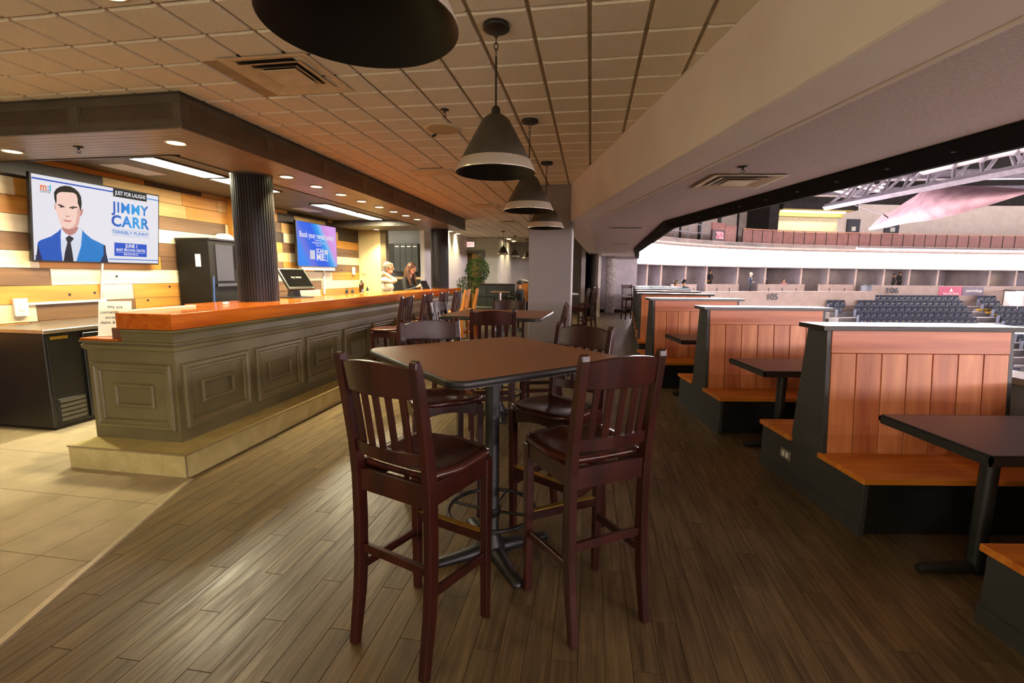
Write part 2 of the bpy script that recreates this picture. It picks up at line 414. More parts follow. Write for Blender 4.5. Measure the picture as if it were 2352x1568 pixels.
# bevelled edge strip between the two floors
pa = Vector((strip_t(-0.9), -0.9, 0)); pb = Vector((strip_t(2.83) + 0.0, 2.83, 0)); dr = (pb - pa).normalized(); pr = Vector((dr.y, -dr.x, 0))
if pr.x < 0: pr = -pr
st_ = MB()
pts = []
for P in (pa, pb):
    pts.append([P - pr * 0.022 + Vector((0, 0, 0.001)), P + pr * 0.016 + Vector((0, 0, 0.001)), P + pr * 0.008 + Vector((0, 0, 0.0105)), P - pr * 0.022 + Vector((0, 0, 0.0105))])
st_.add([tuple(p) for p in pts[0] + pts[1]], [(0, 1, 2, 3), (7, 6, 5, 4), (0, 4, 5, 1), (1, 5, 6, 2), (2, 6, 7, 3), (3, 7, 4, 0)])
struct(st_.build('trim_1', mat('aluminium_strip', (0.62, 0.56, 0.42), (0.54, 0.48, 0.36), 20, 0.35, 0.8), rz=BR), 'metal edge strip between tile and plank floors')

# ------------------------------------------------------------ ceiling
BEAM_A = Vector((1.30, 0.40, 0)); BEAM_B = Vector((0.86, 6.62, 0))
def beam_x(y): return BEAM_A.x + (y - BEAM_A.y) * (BEAM_B.x - BEAM_A.x) / (BEAM_B.y - BEAM_A.y)
ce = MB().box(-6.2, 1.8, -3.4, 21.5, 2.808, 3.0).build('ceiling', M_CEILGRID, rz=BR)
struct(ce, 'tan acoustic tile ceiling over the dining area')
CG = 0.30
def tile_pts(t, s, h=2.808):
    a, b = CG / 2 - 0.010, CG / 2 - 0.017
    return [(t - b, s - b, 2.7955), (t + b, s - b, 2.7955), (t + b, s + b, 2.7955), (t - b, s + b, 2.7955), (t - a, s - a, h), (t + a, s - a, h), (t + a, s + a, h), (t - a, s + a, h)]
ct_me = MB().hexa(tile_pts(0, 0)).mesh('ceiling_tile', M_CEILTILE)
HOLES = [(-2.01, 3.04, 0.33), (-2.02, 5.98, 0.17), (-2.01, 8.98, 0.17), (-2.03, 11.75, 0.17)]
cands = []
for i in range(-20, 7):
    t = -0.048 + CG * (i + 0.5)
    for j in range(-6, 60):
        s = 2.49 + CG * (j + 0.5)
        P = bw(t, s, 2.8)
        if P.y < 6.9 and P.x > beam_x(P.y) + 0.12: continue
        if t < -3.1 and 3.3 < s < 11.0: continue
        if s > 16.3: continue
        if t > -0.048 + CG * 4 and s > 6.5: continue
        if any(abs(t - a) < 0.16 + (0.14 if c > 0.2 else 0.10) and abs(s - b) < c + 0.02 for a, b, c in HOLES): continue
        if not inview(P, 600): continue
        cands.append(((P - CAMP).length + (0 if inview(P, 100) else 100), t, s))
cands.sort()
rest = MB()
for n, (d, t, s) in enumerate(cands):
    if n < 295: link('ceiling_tile', ct_me, ce, (t, s, 0))
    else: rest.hexa(tile_pts(t, s))
rest.build('far_ceiling_tiles', M_CEILTILE, ce, kind='stuff')

# ------------------------------------------------------------ white bulkhead beam and the lower soffit beside the arena opening
d_ = (BEAM_B - BEAM_A).normalized(); n_ = Vector((d_.y, -d_.x, 0))
A0 = BEAM_A - d_ * 3.6; A1 = BEAM_B + d_ * 0.62
def quad_box(a, b, c, d, z0, z1):
    return MB().hexa([(a.x, a.y, z0), (b.x, b.y, z0), (c.x, c.y, z0), (d.x, d.y, z0), (a.x, a.y, z1), (b.x, b.y, z1), (c.x, c.y, z1), (d.x, d.y, z1)])
bwid = 0.31
bm_ = quad_box(A0, A0 + n_ * bwid, A1 + n_ * bwid, A1, 2.285, 3.0).build('ceiling_bulkhead', M_BEAM, bevel=0.008)
struct(bm_, 'cream painted bulkhead beam running along the arena opening')
# moulding strip where the bulkhead meets the soffit
q0 = A0 + n_ * bwid; q1 = A1 + n_ * bwid
struct(quad_box(q0, q0 + n_ * 0.03, q1 + n_ * 0.03, q1, 2.278, 2.34).build('trim_2', M_BEAM, bevel=0.006), 'cream moulding strip under the bulkhead')
# soffit: polygon between beam and opening edge, bending to the right beyond the pillar
EDGE = [Vector((2.95, -1.8, 0)), Vector((2.58, 2.45, 0)), Vector((2.20, 7.05, 0)), Vector((3.56, 14.1, 0)), Vector((5.05, 19.7, 0))]
INNER = [A0 + n_ * bwid, A1 + n_ * bwid, Vector((1.45, 8.6, 0)), Vector((2.55, 15.0, 0)), Vector((3.55, 19.7, 0))]
poly = [(p.x, p.y) for p in INNER] + [(p.x, p.y) for p in reversed(EDGE)]
struct(MB().prism(poly, 2.30, 2.95).build('ceiling', M_LOWSOFFIT), 'stippled lower soffit between bulkhead and arena opening')
# sloping bulkhead that continues beyond the pillar
out = [Vector((0.92, 7.1, 0)), Vector((0.95, 8.5, 0)), Vector((2.25, 15.0, 0)), Vector((3.2, 19.7, 0))]
mb = MB()
inn = INNER[1:]
vs = []; fs = []
for a, b in zip(inn, out):
    vs += [(a.x, a.y, 2.30), (b.x, b.y, 2.32), (b.x, b.y, 2.9), (a.x, a.y, 2.9)]
for i in range(3):
    o = 4 * i
    for k in range(4): fs.append((o + k, o + (k + 1) % 4, o + 4 + (k + 1) % 4, o + 4 + k))
fs += [(0, 1, 2, 3), (15, 14, 13, 12)]
mb.add(vs, fs)
struct(mb.build('ceiling_bulkhead', M_BEAM), 'grey bulkhead continuing beyond the square pillar')
# black shutter track along the edge of the opening
mb = MB(); k = len(EDGE)
offs = []
for i, p in enumerate(EDGE):
    t = (EDGE[min(i + 1, k - 1)] - EDGE[max(i - 1, 0)]).normalized(); offs.append(Vector((t.y, -t.x, 0)))
vs = []; fs = []
for p, o in zip(EDGE, offs):
    vs += [(p.x, p.y, 2.285), (p.x + o.x * 0.13, p.y + o.y * 0.13, 2.20), (p.x + o.x * 0.17, p.y + o.y * 0.17, 2.20), (p.x + o.x * 0.17, p.y + o.y * 0.17, 3.2), (p.x, p.y, 3.2)]
for i in range(k - 1):
    o = 5 * i
    for q in range(5): fs.append((o + q, o + (q + 1) % 5, o + 5 + (q + 1) % 5, o + 5 + q))
mb.add(vs, fs)
tr = mb.build('trim_3', mat('track_matt_black', (0.006, 0.006, 0.006), (0.004, 0.004, 0.004), 6, 0.8, spec=0.2)); struct(tr, 'black shutter track framing the arena opening')
for a, b in zip(EDGE[1:3], EDGE[2:4]):     # bolt plates on the track
    L_ = (b - a).length; t = (b - a).normalized(); o = Vector((t.y, -t.x, 0))
    for i in range(1, int(L_ / 0.45)):
        p = a + t * (i * 0.45) + o * 0.05
        MB().box(-0.012, 0.012, -0.008, 0.008, -0.006, 0.004).build('bolt', M_BRONZE, tr, loc=(p.x, p.y, 2.246), rz=-math.atan2(t.x, t.y))

# low wall with a pink ledge on the arena side of the booths
mb = MB(); led = MB(); vs = []; fs = []; v2 = []
KN = [Vector((3.62, -0.5, 0)), Vector((3.46, 3.2, 0)), Vector((3.40, 7.2, 0)), Vector((4.15, 10.0, 0)), Vector((5.35, 16.0, 0)), Vector((6.0, 19.6, 0))]
for p in KN:
    vs += [(p.x, p.y, -0.3), (p.x + 0.12, p.y, -0.3), (p.x + 0.12, p.y, 0.80), (p.x, p.y, 0.80)]
    v2 += [(p.x - 0.06, p.y, 0.80), (p.x + 0.22, p.y, 0.80), (p.x + 0.22, p.y, 0.845), (p.x - 0.06, p.y, 0.845)]
for i in range(len(KN) - 1):
    for q in range(4): fs.append((4 * i + q, 4 * i + (q + 1) % 4, 4 * i + 4 + (q + 1) % 4, 4 * i + 4 + q))
mb.add(vs, fs); led.add(v2, fs)
kw = mb.build('wall_arena_side', M_WALLG); struct(kw, 'low grey wall between the booths and the stands')
led.build('ledge', mat('ledge_pink_beige', srgb(206, 172, 160), srgb(194, 160, 148), 4, 0.35), kw)

# ------------------------------------------------------------ square pillar
pi_ = thing('pillar', 'square grey painted pillar in the middle of the room', 'pillar', (0.60, 7.35, 0), -0.16)
MB().box(-0.318, 0.318, -0.33, 0.33, 0, 2.80).build('shaft', M_PILLAR, pi_, bevel=0.012)
MB().box(-0.325, 0.325, -0.337, 0.337, 0, 0.10).build('base_trim', M_BLACK, pi_)
ps = thing('wall_sensor', 'small pale sensor box high on the pillar corner', 'sensor', (0.945, 6.97, 2.56), -0.16)
MB().box(-0.02, 0.03, -0.03, 0.03, -0.07, 0.07).build('housing', M_WHITEPL, ps, bevel=0.008)
MB().sphere((0.0, -0.03, 0.01), 0.016).build('lens', M_BLACKG, ps)

# ------------------------------------------------------------ plank accent wall behind the bar
WT = -5.70
wl = MB().box(-5.98, WT - 0.012, -3.4, 11.05, 0, 2.95).build('wall_left', M_BLACK, rz=BR)
struct(wl, 'reclaimed plank accent wall behind the bar')
C_, O_, U_, D_, T_ = PL_CREAM, PL_OCHRE, PL_UMBER, PL_DARK, PL_TAN
# courses from the floor up: (end s, material) lists, read off the photograph where it can be seen
courses = {
  0.62: [(4.2, U_), (6.0, O_), (11.05, U_)],
  0.80: [(3.95, O_), (5.2, U_), (7.2, C_), (11.05, O_)],
  0.974: [(4.02, C_), (5.11, U_), (7.0, O_), (8.2, U_), (9.3, C_), (11.05, O_)],
  1.16: [(4.72, O_), (5.10, C_), (5.95, O_), (7.2, U_), (8.45, U_), (9.35, U_), (10.1, C_), (11.05, C_)],
  1.345: [(4.19, U_), (5.94, C_), (6.6, U_), (7.6, C_), (9.8, C_), (11.05, O_)],
  1.525: [(4.10, C_), (5.53, O_), (6.7, U_), (8.1, U_), (9.1, O_), (9.75, U_), (11.05, U_)],
  1.70: [(3.6, U_), (5.13, O_), (6.8, U_), (7.7, C_), (8.6, T_), (11.05, O_)],
  1.88: [(5.05, U_), (6.0, C_), (7.5, C_), (8.5, C_), (9.75, U_), (11.05, O_)],
  2.06: [(4.30, C_), (5.60, O_), (6.15, U_), (7.4, O_), (8.4, U_), (9.7, U_), (11.05, C_)],
  2.24: [(4.0, O_), (5.2, C_), (6.9, C_), (8.0, C_), (9.0, T_), (11.05, U_)],
  2.42: [(3.3, C_), (3.92, C_), (4.6, O_), (5.0, T_), (6.0, T_), (7.5, U_), (8.5, C_), (9.8, O_), (11.05, T_)],
  2.60: [(4.86, D_), (6.0, T_), (7.0, O_), (8.2, O_), (9.6, T_), (11.05, D_)],
}
zs = sorted(courses) + [2.66]
# overrides for the two top courses: dark plank above the screen
courses[2.42] = [(4.86, D_), (5.95, T_), (6.6, O_), (7.3, T_), (8.0, O_), (8.5, D_), (9.6, T_), (9.9, D_), (11.05, D_)]
courses[2.60] = [(4.1, D_), (5.4, O_), (6.3, D_), (7.4, T_), (8.3, T_), (9.7, D_), (11.05, T_)]
courses[2.24] = [(3.97, C_), (4.65, O_), (6.0, T_), (6.75, O_), (7.6, O_), (8.1, U_), (9.75, T_), (10.1, T_), (11.05, D_)]
courses[2.06] = [(4.65, O_), (6.72, U_), (7.7, C_), (8.15, D_), (9.3, C_), (11.05, O_)]
courses[1.88] = [(4.9, C_), (6.73, C_), (7.9, C_), (8.1, O_), (11.05, U_)]
courses[1.70] = [(4.75, U_), (5.9, U_), (6.73, O_), (7.95, U_), (8.3, T_), (11.05, C_)]
prev = 2.2
for z0, z1 in zip(zs[:-1], zs[1:]):
    s = 2.2
    for s1, m in courses[z0]:
        if s1 <= s: continue
        dth = random.uniform(0, 0.007)
        MB().box(WT - 0.012, WT + 0.004 + dth, s + 0.002, s1 - 0.002, z0 + 0.002, z1 - 0.002).build('plank', m, wl, bevel=0.002)
        s = s1
MB().box(WT - 0.012, WT + 0.006, 2.2, 11.05, 0.0, 0.618).build('lower_boarding', PL_UMBER, wl)
random.seed(11)
for (s, z) in ((4.35, 1.24), (4.62, 1.25), (5.28, 1.13), (5.62, 1.30), (4.9, 1.44), (6.2, 1.62), (7.9, 2.30), (8.95, 1.60), (10.2, 1.58), (10.7, 2.30)):   # dark knots
    MB().lathe([(0.016, 0), (0.014, 0.001)], 10).build('knot', M_INK, wl).matrix_local = Matrix.Translation((WT + 0.0125, s, z)) @ Matrix.Rotation(PI / 2, 4, 'Y')

# ------------------------------------------------------------ other walls
def wall(name, t0, t1, s0, s1, z0, z1, m, label):
    return struct(MB().box(t0, t1, s0, s1, z0, z1).build(name, m, rz=BR), label)
wall('wall_left_front', -6.2, -5.72, -3.4, 2.2, 0, 2.95, M_WALL, 'cream wall left of the plank wall') if False else None
wall('wall_service', -5.98, -5.12, 11.06, 11.22, 0, 2.95, mat('cream_door_paint', srgb(232, 212, 160), srgb(224, 202, 150), 2, 0.6), 'cream wall panel at the end of the plank wall')
wall('wall_service_jamb', -5.12, -4.98, 11.06, 11.22, 0, 2.95, mat('jamb_brown', srgb(120, 104, 80), None, 3, 0.6), 'brown jamb of the service opening')
wall('wall_service_room', -6.6, -4.35, 13.05, 13.2, 0, 2.95, mat('service_wall_grey', srgb(112, 112, 112), srgb(104, 104, 104), 2, 0.7), 'grey wall behind the service lockers')
wall('wall_service_side', -4.45, -4.33, 12.0, 16.4, 0, 2.95, M_WALLW, 'pale wall end beside the round bar column') 
wall('wall_door', -5.1, -3.24, 16.4, 16.6, 0, 2.95, M_WALL, 'cream wall with the exit doorway') if False else None
# door wall is split round the doorway
mb = MB(); mb.box(-5.1, -4.63, 16.4, 16.6, 0, 2.95); mb.box(-3.75, -3.24, 16.4, 16.6, 0, 2.95); mb.box(-4.63, -3.75, 16.4, 16.6, 2.30, 2.95)
struct(mb.build('wall_door_side', M_WALL, rz=BR), 'cream wall with the exit doorway')
wall('wall_alcove_left', -3.42, -3.24, 16.6, 20.4, 0, 2.95, M_WALLW, 'mauve side wall of the alcove')
wall('wall_alcove_back', -3.42, -0.2, 20.4, 20.6, 0, 2.95, M_WALLG, 'mauve grey back wall of the alcove')
struct(MB().box(-0.8, 3.15, 19.7, 19.9, 0, 2.95).build('wall_corridor', M_WALLG), 'mauve grey wall beyond the pillar')
struct(MB().box(3.15, 5.16, 19.7, 19.9, 0, 2.95).build('wall_corridor', mat('corridor_lilac', srgb(196, 188, 196), srgb(176, 168, 174), 2, 0.7)), 'pale lilac end wall of the corridor')
struct(MB().box(2.0, 5.16, 19.66, 19.70, 0, 0.12).build('baseboard_corridor', M_BLACK), 'black baseboard of the corridor end wall')
struct(MB().box(3.10, 3.2, 17.2, 19.7, 0, 2.5).build('wall_corridor_side', M_WALLW), 'white wall corner catching light in the corridor')
wall('wall_passage', -0.35, -0.2, 17.5, 20.6, 0, 2.95, M_WALLG, 'grey wall beside the alcove')
# concrete pipe column in the corridor
pc = thing('pipe_column', 'round concrete column with block pattern at corridor end', 'column', (3.98, 19.3, 0))
MB().lathe([(0.2, 0), (0.2, 2.34)], 20).build('shaft', mat('concrete_column', srgb(170, 164, 160), srgb(128, 120, 116), 12, 0.8, bump=0.3), pc)
for z in (0.3, 0.62, 0.94, 1.26, 1.58, 1.9, 2.2):
    MB().lathe([(0.203, z), (0.203, z + 0.012)], 20).build('joint_ring', M_CONC, pc)
# ------------------------------------------------------------ the bar
BT0, BS0 = -3.50, 3.05
bar = thing('bar_counter', 'long olive grey panelled bar with an orange varnished wood counter', 'bar', bw(BT0, BS0), BR)
def bb(mb, t0, t1, s0, s1, z0, z1): return mb.box(t0 - BT0, t1 - BT0, s0 - BS0, s1 - BS0, z0, z1)
BEND = 11.0
# tiled plinth
bb(bb(MB(), -3.89, -2.875, 2.843, 6.0, 0, 0.168), -3.56, -2.875, 6.0, BEND + 0.08, 0, 0.168).build('plinth', M_GROUT, bar)
bb(bb(MB(), -3.89, -2.872, 2.84, 6.0, 0.168, 0.182), -3.56, -2.872, 6.0, BEND + 0.08, 0.168, 0.182).build('plinth_top', M_STEP, bar)
mb = MB(); bb(mb, -3.9, -2.862, 2.828, 2.84, 0.172, 0.184); bb(mb, -2.872, -2.86, 2.828, BEND + 0.08, 0.172, 0.184); bb(mb, -2.872, -2.860, 2.828, 2.840, 0.0, 0.172)
mb.build('plinth_nosing', M_STEPTRIM, bar, bevel=0.003)
for a, b in zip((-3.89, -3.69, -3.376, -3.069), (-3.69, -3.376, -3.069, -2.874)):
    bb(MB(), a + 0.0015, b - 0.0015, 2.833, 2.845, 0.001, 0.170).build('plinth_tile', M_STEP, bar, bevel=0.0015)
s = 2.845
for e in [3.167 + 0.2955 * i for i in range(27)] + [BEND + 0.08]:
    e = min(e, BEND + 0.08)
    if e - s > 0.02: bb(MB(), -2.877, -2.865, s + 0.0015, e - 0.0015, 0.001, 0.170).build('plinth_tile', M_STEP, bar, bevel=0.0015)
    s = e
# body
mb = MB(); bb(mb, -3.888, -3.10, 3.05, 6.0, 0.18, 0.93); bb(mb, -3.56, -3.10, 6.0, BEND, 0.18, 0.93); bb(mb, -3.56, -3.10, 3.05, BEND, 0.93, 1.062); bb(mb, -3.888, -3.56, 4.1, 5.98, 0.93, 1.062)
mb.build('body', M_BARPAINT, bar)
def mould(mb, prof, s_side=True):
    """run a (out, z) profile along the right face and round the end face"""
    n = len(prof); vs = []
    path = [(-1, 0, -3.888, 3.05), (1, 0, None, None), (1, 1, -3.10, BEND)]
    rings = [lambda o: (-3.888 - o, 3.05 - o), lambda o: (-3.10 + o, 3.05 - o), lambda o: (-3.10 + o, BEND + 0.0)]
    for r in rings:
        for o, z in prof:
            t, s = r(o); vs.append((t - BT0, s - BS0, z))
    fs = []
    for i in range(2):
        for k in range(n):
            k2 = (k + 1) % n; fs.append((i * n + k, i * n + k2, (i + 1) * n + k2, (i + 1) * n + k))
    fs += [tuple(range(n))[::-1], tuple(range(2 * n, 3 * n))]
    mb.add(vs, fs); return mb
mould(MB(), [(-0.01, 0.895), (0.008, 0.895), (0.022, 0.905), (0.026, 0.935), (0.012, 0.94), (0.012, 0.947), (0.030, 0.953), (0.032, 0.967), (-0.01, 0.967)]).build('ledge_moulding', M_BARPAINT, bar)
mb = MB(); vs = []
pr_ = [(-0.01, 1.018), (0.006, 1.018), (0.012, 1.03), (0.030, 1.047), (0.034, 1.062), (-0.01, 1.062)]
rings = [lambda o: (-3.52, 3.05 - o), lambda o: (-3.10 + o, 3.05 - o), lambda o: (-3.10 + o, BEND)]
for r in rings:
    for o, z in pr_: t, s = r(o); vs.append((t - BT0, s - BS0, z))
n = len(pr_); fs = [(i * n + k, i * n + (k + 1) % n, (i + 1) * n + (k + 1) % n, (i + 1) * n + k) for i in range(2) for k in range(n)] + [tuple(range(n))[::-1], tuple(range(2 * n, 3 * n))]
mb.add(vs, fs); mb.build('crown_moulding', M_BARPAINT, bar)
# raised panels: local x-z frames
def panel(width, height):
    fr = MB()
    def mf(x0, x1, z0, z1, prof):
        n = len(prof); vs = []; fs = []
        for cx, cz, dx, dz in ((x0, z0, 1, 1), (x1, z0, -1, 1), (x1, z1, -1, -1), (x0, z1, 1, -1)):
            for o, y in prof: vs.append((cx + dx * o, y, cz + dz * o))
        for i in range(4):
            j = (i + 1) % 4
            for k in range(n): fs.append((i * n + k, j * n + k, j * n + (k + 1) % n, i * n + (k + 1) % n))
        fr.add(vs, fs)
    mf(0, width, 0, height, [(0, 0.01), (0, -0.020), (0.008, -0.032), (0.030, -0.034), (0.038, -0.024), (0.050, -0.018), (0.062, -0.020), (0.070, -0.006), (0.070, 0.01)])
    i0, j0 = 0.175, 0.165
    mf(i0, width - i0, j0, height - j0, [(0, 0.01), (0, -0.012), (0.010, -0.020), (0.024, -0.018), (0.032, -0.006), (0.032, 0.01)])
    return fr
me_p = panel(0.713, 0.52).mesh('panel_moulding', M_BARPAINT)
o = link('panel_moulding', me_p, bar, (-3.843 - BT0, 3.05 - BS0, 0.277))
me_p2 = panel(0.713, 0.515).mesh('panel_moulding', M_BARPAINT)
s = 3.095
while s + 0.71 < BEND:
    o = link('panel_moulding', me_p2, bar, (-3.10 - BT0, s - BS0, 0.283), PI / 2)
    s += 0.808
# counter slab and the lower ledge
mb = MB(); mb.prism([(-3.56 - BT0, 3.02 - BS0), (-3.065 - BT0, 3.02 - BS0), (-3.065 - BT0, BEND + 0.05 - BS0), (-3.58 - BT0, BEND + 0.05 - BS0), (-3.58 - BT0, 6.2 - BS0), (-3.95 - BT0, 6.0 - BS0), (-3.95 - BT0, 4.05 - BS0), (-3.56 - BT0, 3.95 - BS0)], 1.064, 1.186)
mb.build('counter_top', W_BAR, bar, bevel=0.006, seg=2)
bb(MB(), -3.575, -3.535, 3.03, 3.75, 1.186, 1.203).build('counter_lip', PL_CREAM, bar, bevel=0.002)
bb(MB(), -3.905, -3.565, 3.018, 4.05, 0.968, 0.985).build('ledge_top', W_BARX, bar, bevel=0.002)
bb(MB(), -3.67, -3.535, 3.075, 3.5, 0.985, 1.064).build('support_block', PL_UMBER, bar, bevel=0.002)

# fluted columns standing on the bar
def fluted(label, t, s, r):
    c = thing('fluted_column', label, 'column', bw(t, s, 1.186), BR, 'fluted bar columns')
    n = 44; vs = []; fs = []
    prof = []
    for i in range(n):
        for q, rr in ((0.0, r), (0.55, r), (0.66, r - 0.010), (0.89, r - 0.010)):
            a = 2 * PI * (i + q) / n; prof.append((rr * math.cos(a), rr * math.sin(a)))
    MB().prism(prof, 0.0, 1.362).build('shaft', mat('column_paint_black', srgb(38, 35, 36), srgb(32, 29, 30), 5, 0.5, spec=0.3), c)
    MB().lathe([(r + 0.004, 1.34), (r + 0.004, 1.360)], 40).build('collar', M_CANOPY, c)
    return c
fluted('black fluted round column rising from the near end of bar', -3.66, 4.75, 0.205)
fluted('black fluted round column at the far end of bar', -3.50, 10.72, 0.205)

# ------------------------------------------------------------ canopy over the bar
KT, KS, KZ = -3.0, 3.19, 2.545
can = thing('bar_canopy', 'dark panelled canopy with beadboard soffit hung over the bar', 'canopy', bw(KT, KS, KZ), BR)
KE = 11.17
def kb(mb, t0, t1, s0, s1, z0, z1): return mb.box(t0 - KT, t1 - KT, s0 - KS, s1 - KS, z0 - KZ, z1 - KZ)
mb = MB(); kb(mb, -5.70, -3.012, 3.202, 3.26, 2.548, 2.80); kb(mb, -3.07, -3.012, 3.26, KE - 0.012, 2.548, 2.80); kb(mb, -5.70, -3.012, KE - 0.07, KE - 0.012, 2.548, 2.80)
mb.build('fascia_board', M_CANOPY, can)
mb = MB()
for z0, z1 in ((2.548, 2.605), (2.742, 2.80)):
    kb(mb, -5.70, -3.0, 3.190, 3.202, z0, z1); kb(mb, -3.012, -3.0, 3.202, KE, z0, z1)
mb.build('fascia_rail', M_CANOPY, can, bevel=0.002)
mb = MB(); kb(mb, -5.70, -2.982, 3.172, 3.192, 2.543, 2.560); kb(mb, -3.002, -2.982, 3.192, KE + 0.018, 2.543, 2.560); kb(mb, -5.70, -2.975, 3.165, 3.192, 2.79, 2.80); kb(mb, -3.002, -2.975, 3.192, KE + 0.02, 2.79, 2.80)
mb.build('fascia_lip', M_CANOPY, can, bevel=0.003)
t = -3.0
edges_t = [-3.0, -3.06]
tt = -3.06
while tt > -5.69:
    a = max(tt - 0.83, -5.69)
    kb(MB(), a + 0.004, tt - 0.004, 3.198, 3.203, 2.609, 2.738).build('fascia_panel', M_CANOPY_P, can)
    mb = MB(); mb.frame(a - KT, tt - KT, 2.605 - KZ, 2.742 - KZ, 0.014, 3.204 - KS, 3.194 - KS); mb.build('panel_bead', M_CANOPY, can)
    if a > -5.68: kb(MB(), a - 0.085, a, 3.190, 3.202, 2.605, 2.742).build('stile', M_CANOPY, can)
    tt = a - 0.085
kb(MB(), -3.06, -3.0, 3.190, 3.202, 2.605, 2.742).build('stile', M_CANOPY, can)
ss_ = 3.202
kb(MB(), -3.012, -3.0, 3.202, 3.27, 2.605, 2.742).build('stile', M_CANOPY, can)
ss_ = 3.27
while ss_ < KE - 0.2:
    e = min(ss_ + 0.86, KE - 0.08)
    kb(MB(), -3.013, -3.008, ss_ + 0.004, e - 0.004, 2.609, 2.738).build('fascia_panel', M_CANOPY_P, can)
    mb = MB(); kb(mb, -3.012, -3.004, ss_, e, 2.605, 2.617); kb(mb, -3.012, -3.004, ss_, e, 2.730, 2.742); kb(mb, -3.012, -3.004, ss_, ss_ + 0.012, 2.617, 2.730); kb(mb, -3.012, -3.004, e - 0.012, e, 2.617, 2.730)
    mb.build('panel_bead', M_CANOPY, can)
    kb(MB(), -3.012, -3.0, e, e + 0.08, 2.605, 2.742).build('stile', M_CANOPY, can)
    ss_ = e + 0.08
# beadboard soffit, mitred at the corner
w_ = 0.0745
for i in range(9):
    a = i * w_; b = a + w_ - 0.004
    P = [(-5.70 - KT, 0.012 + a), (-0.012 - a, 0.012 + a), (-0.012 - b, 0.012 + b), (-5.70 - KT, 0.012 + b)]
    MB().prism(P, 0.0, 0.012).build('soffit_board', M_SOFFIT, can, bevel=0.002)
for i in range(10):
    a = i * w_; b = a + w_ - 0.004
    P = [(-0.012 - a, 0.012 + a), (-0.012 - a, KE - KS - 0.012), (-0.012 - b, KE - KS - 0.012), (-0.012 - b, 0.012 + b)]
    MB().prism(P[::-1], 0.0, 0.012).build('soffit_board', M_SOFFIT, can, bevel=0.002)
kb(MB(), -5.70, -3.02, 3.21, KE - 0.02, 2.790, 2.798).build('top_board', M_BLACK, can)
mb = MB(); kb(mb, -5.70, -3.75, 3.86, 3.88, 2.535, 2.70); kb(mb, -3.77, -3.75, 3.86, 9.9, 2.535, 2.70); kb(mb, -5.70, -3.75, 9.9, 9.92, 2.535, 2.70)
mb.build('inner_fascia', M_CANOPY, can)
kb(MB(), -5.70, -3.75, 3.88, 9.9, 2.66, 2.70).build('inner_ceiling', M_INNERCEIL, can)
kb(MB(), -5.70, -3.74, 9.9, KE - 0.02, 2.545, 2.57).build('far_soffit', M_SOFFIT, can)
# vents in the inner ceiling
for s0 in (4.55, 7.9):
    mb = MB(); kb(mb, -5.35, -5.05, s0, s0 + 0.55, 2.65, 2.66); mb.build('ceiling_vent', M_WHITEPL, can)

E_CAN = emis('downlight_lens', WARM2, CANOPY_E)
def downlight(label, t, s, z, e=E_CAN, r=0.062, group=None, world=None, spot=CANOPY_W):
    d = thing('recessed_downlight', label, 'downlight', world if world is not None else bw(t, s, z), BR, group)
    MB().lathe([(r, 0.0), (r + 0.020, -0.001), (r + 0.022, -0.006), (r + 0.006, -0.010), (r, -0.003)], 24, cap=False).build('trim_ring', M_WHITEPL, d)
    MB().lathe([(r, -0.003), (r * 0.6, -0.006), (0.001, -0.007)], 24, cap=False).build('lens', e, d)
    if spot:
        ld = bpy.data.lights.new('spot', 'SPOT'); ld.energy = spot; ld.color = WARM2; ld.spot_size = math.radians(100); ld.spot_blend = 0.7; ld.shadow_soft_size = 0.05
        lo = bpy.data.objects.new('spot', ld); COL.objects.link(lo); lo.parent = d; lo.location = (0, 0, -0.012)
    return d
downlight('lit recessed downlight at the far left of the canopy', -5.084, 3.561, KZ)
downlight('lit recessed downlight under the near corner of the canopy', -3.373, 3.514, KZ)
for nm, s in zip(('first lit downlight right of the near fluted column', 'second lit downlight right of the near fluted column', 'third lit downlight right of the near fluted column', 'fourth lit downlight right of the near fluted column', 'fifth lit downlight along the canopy soffit', 'sixth lit downlight along the canopy soffit', 'seventh lit downlight along the canopy soffit', 'last lit downlight before the far fluted column'), (4.87, 5.443, 6.02, 6.597, 7.181, 7.728, 8.263, 8.841)):
    downlight(nm, -3.325, s, KZ, group='canopy row of downlights')
downlight('lit downlight over the service opening behind the bar', -5.07, 10.75, 2.545)
downlight('left of two lit downlights before the exit door', -4.25, 14.08, 2.795, r=0.075)
downlight('lit downlight grazing the alcove side wall, nearer one', -3.0, 17.3, 2.795, r=0.075, spot=70.0)
downlight('lit downlight grazing the alcove side wall, farther one', -3.0, 18.4, 2.795, r=0.075, spot=70.0)
downlight('downlight added to brighten the passage beyond the pillar', -0.94, 15.6, 2.795, r=0.075)  # extra lamp, added to lift the dark walls of the passage
downlight('right of two lit downlights before the exit door', -4.24, 14.9, 2.795, r=0.075)

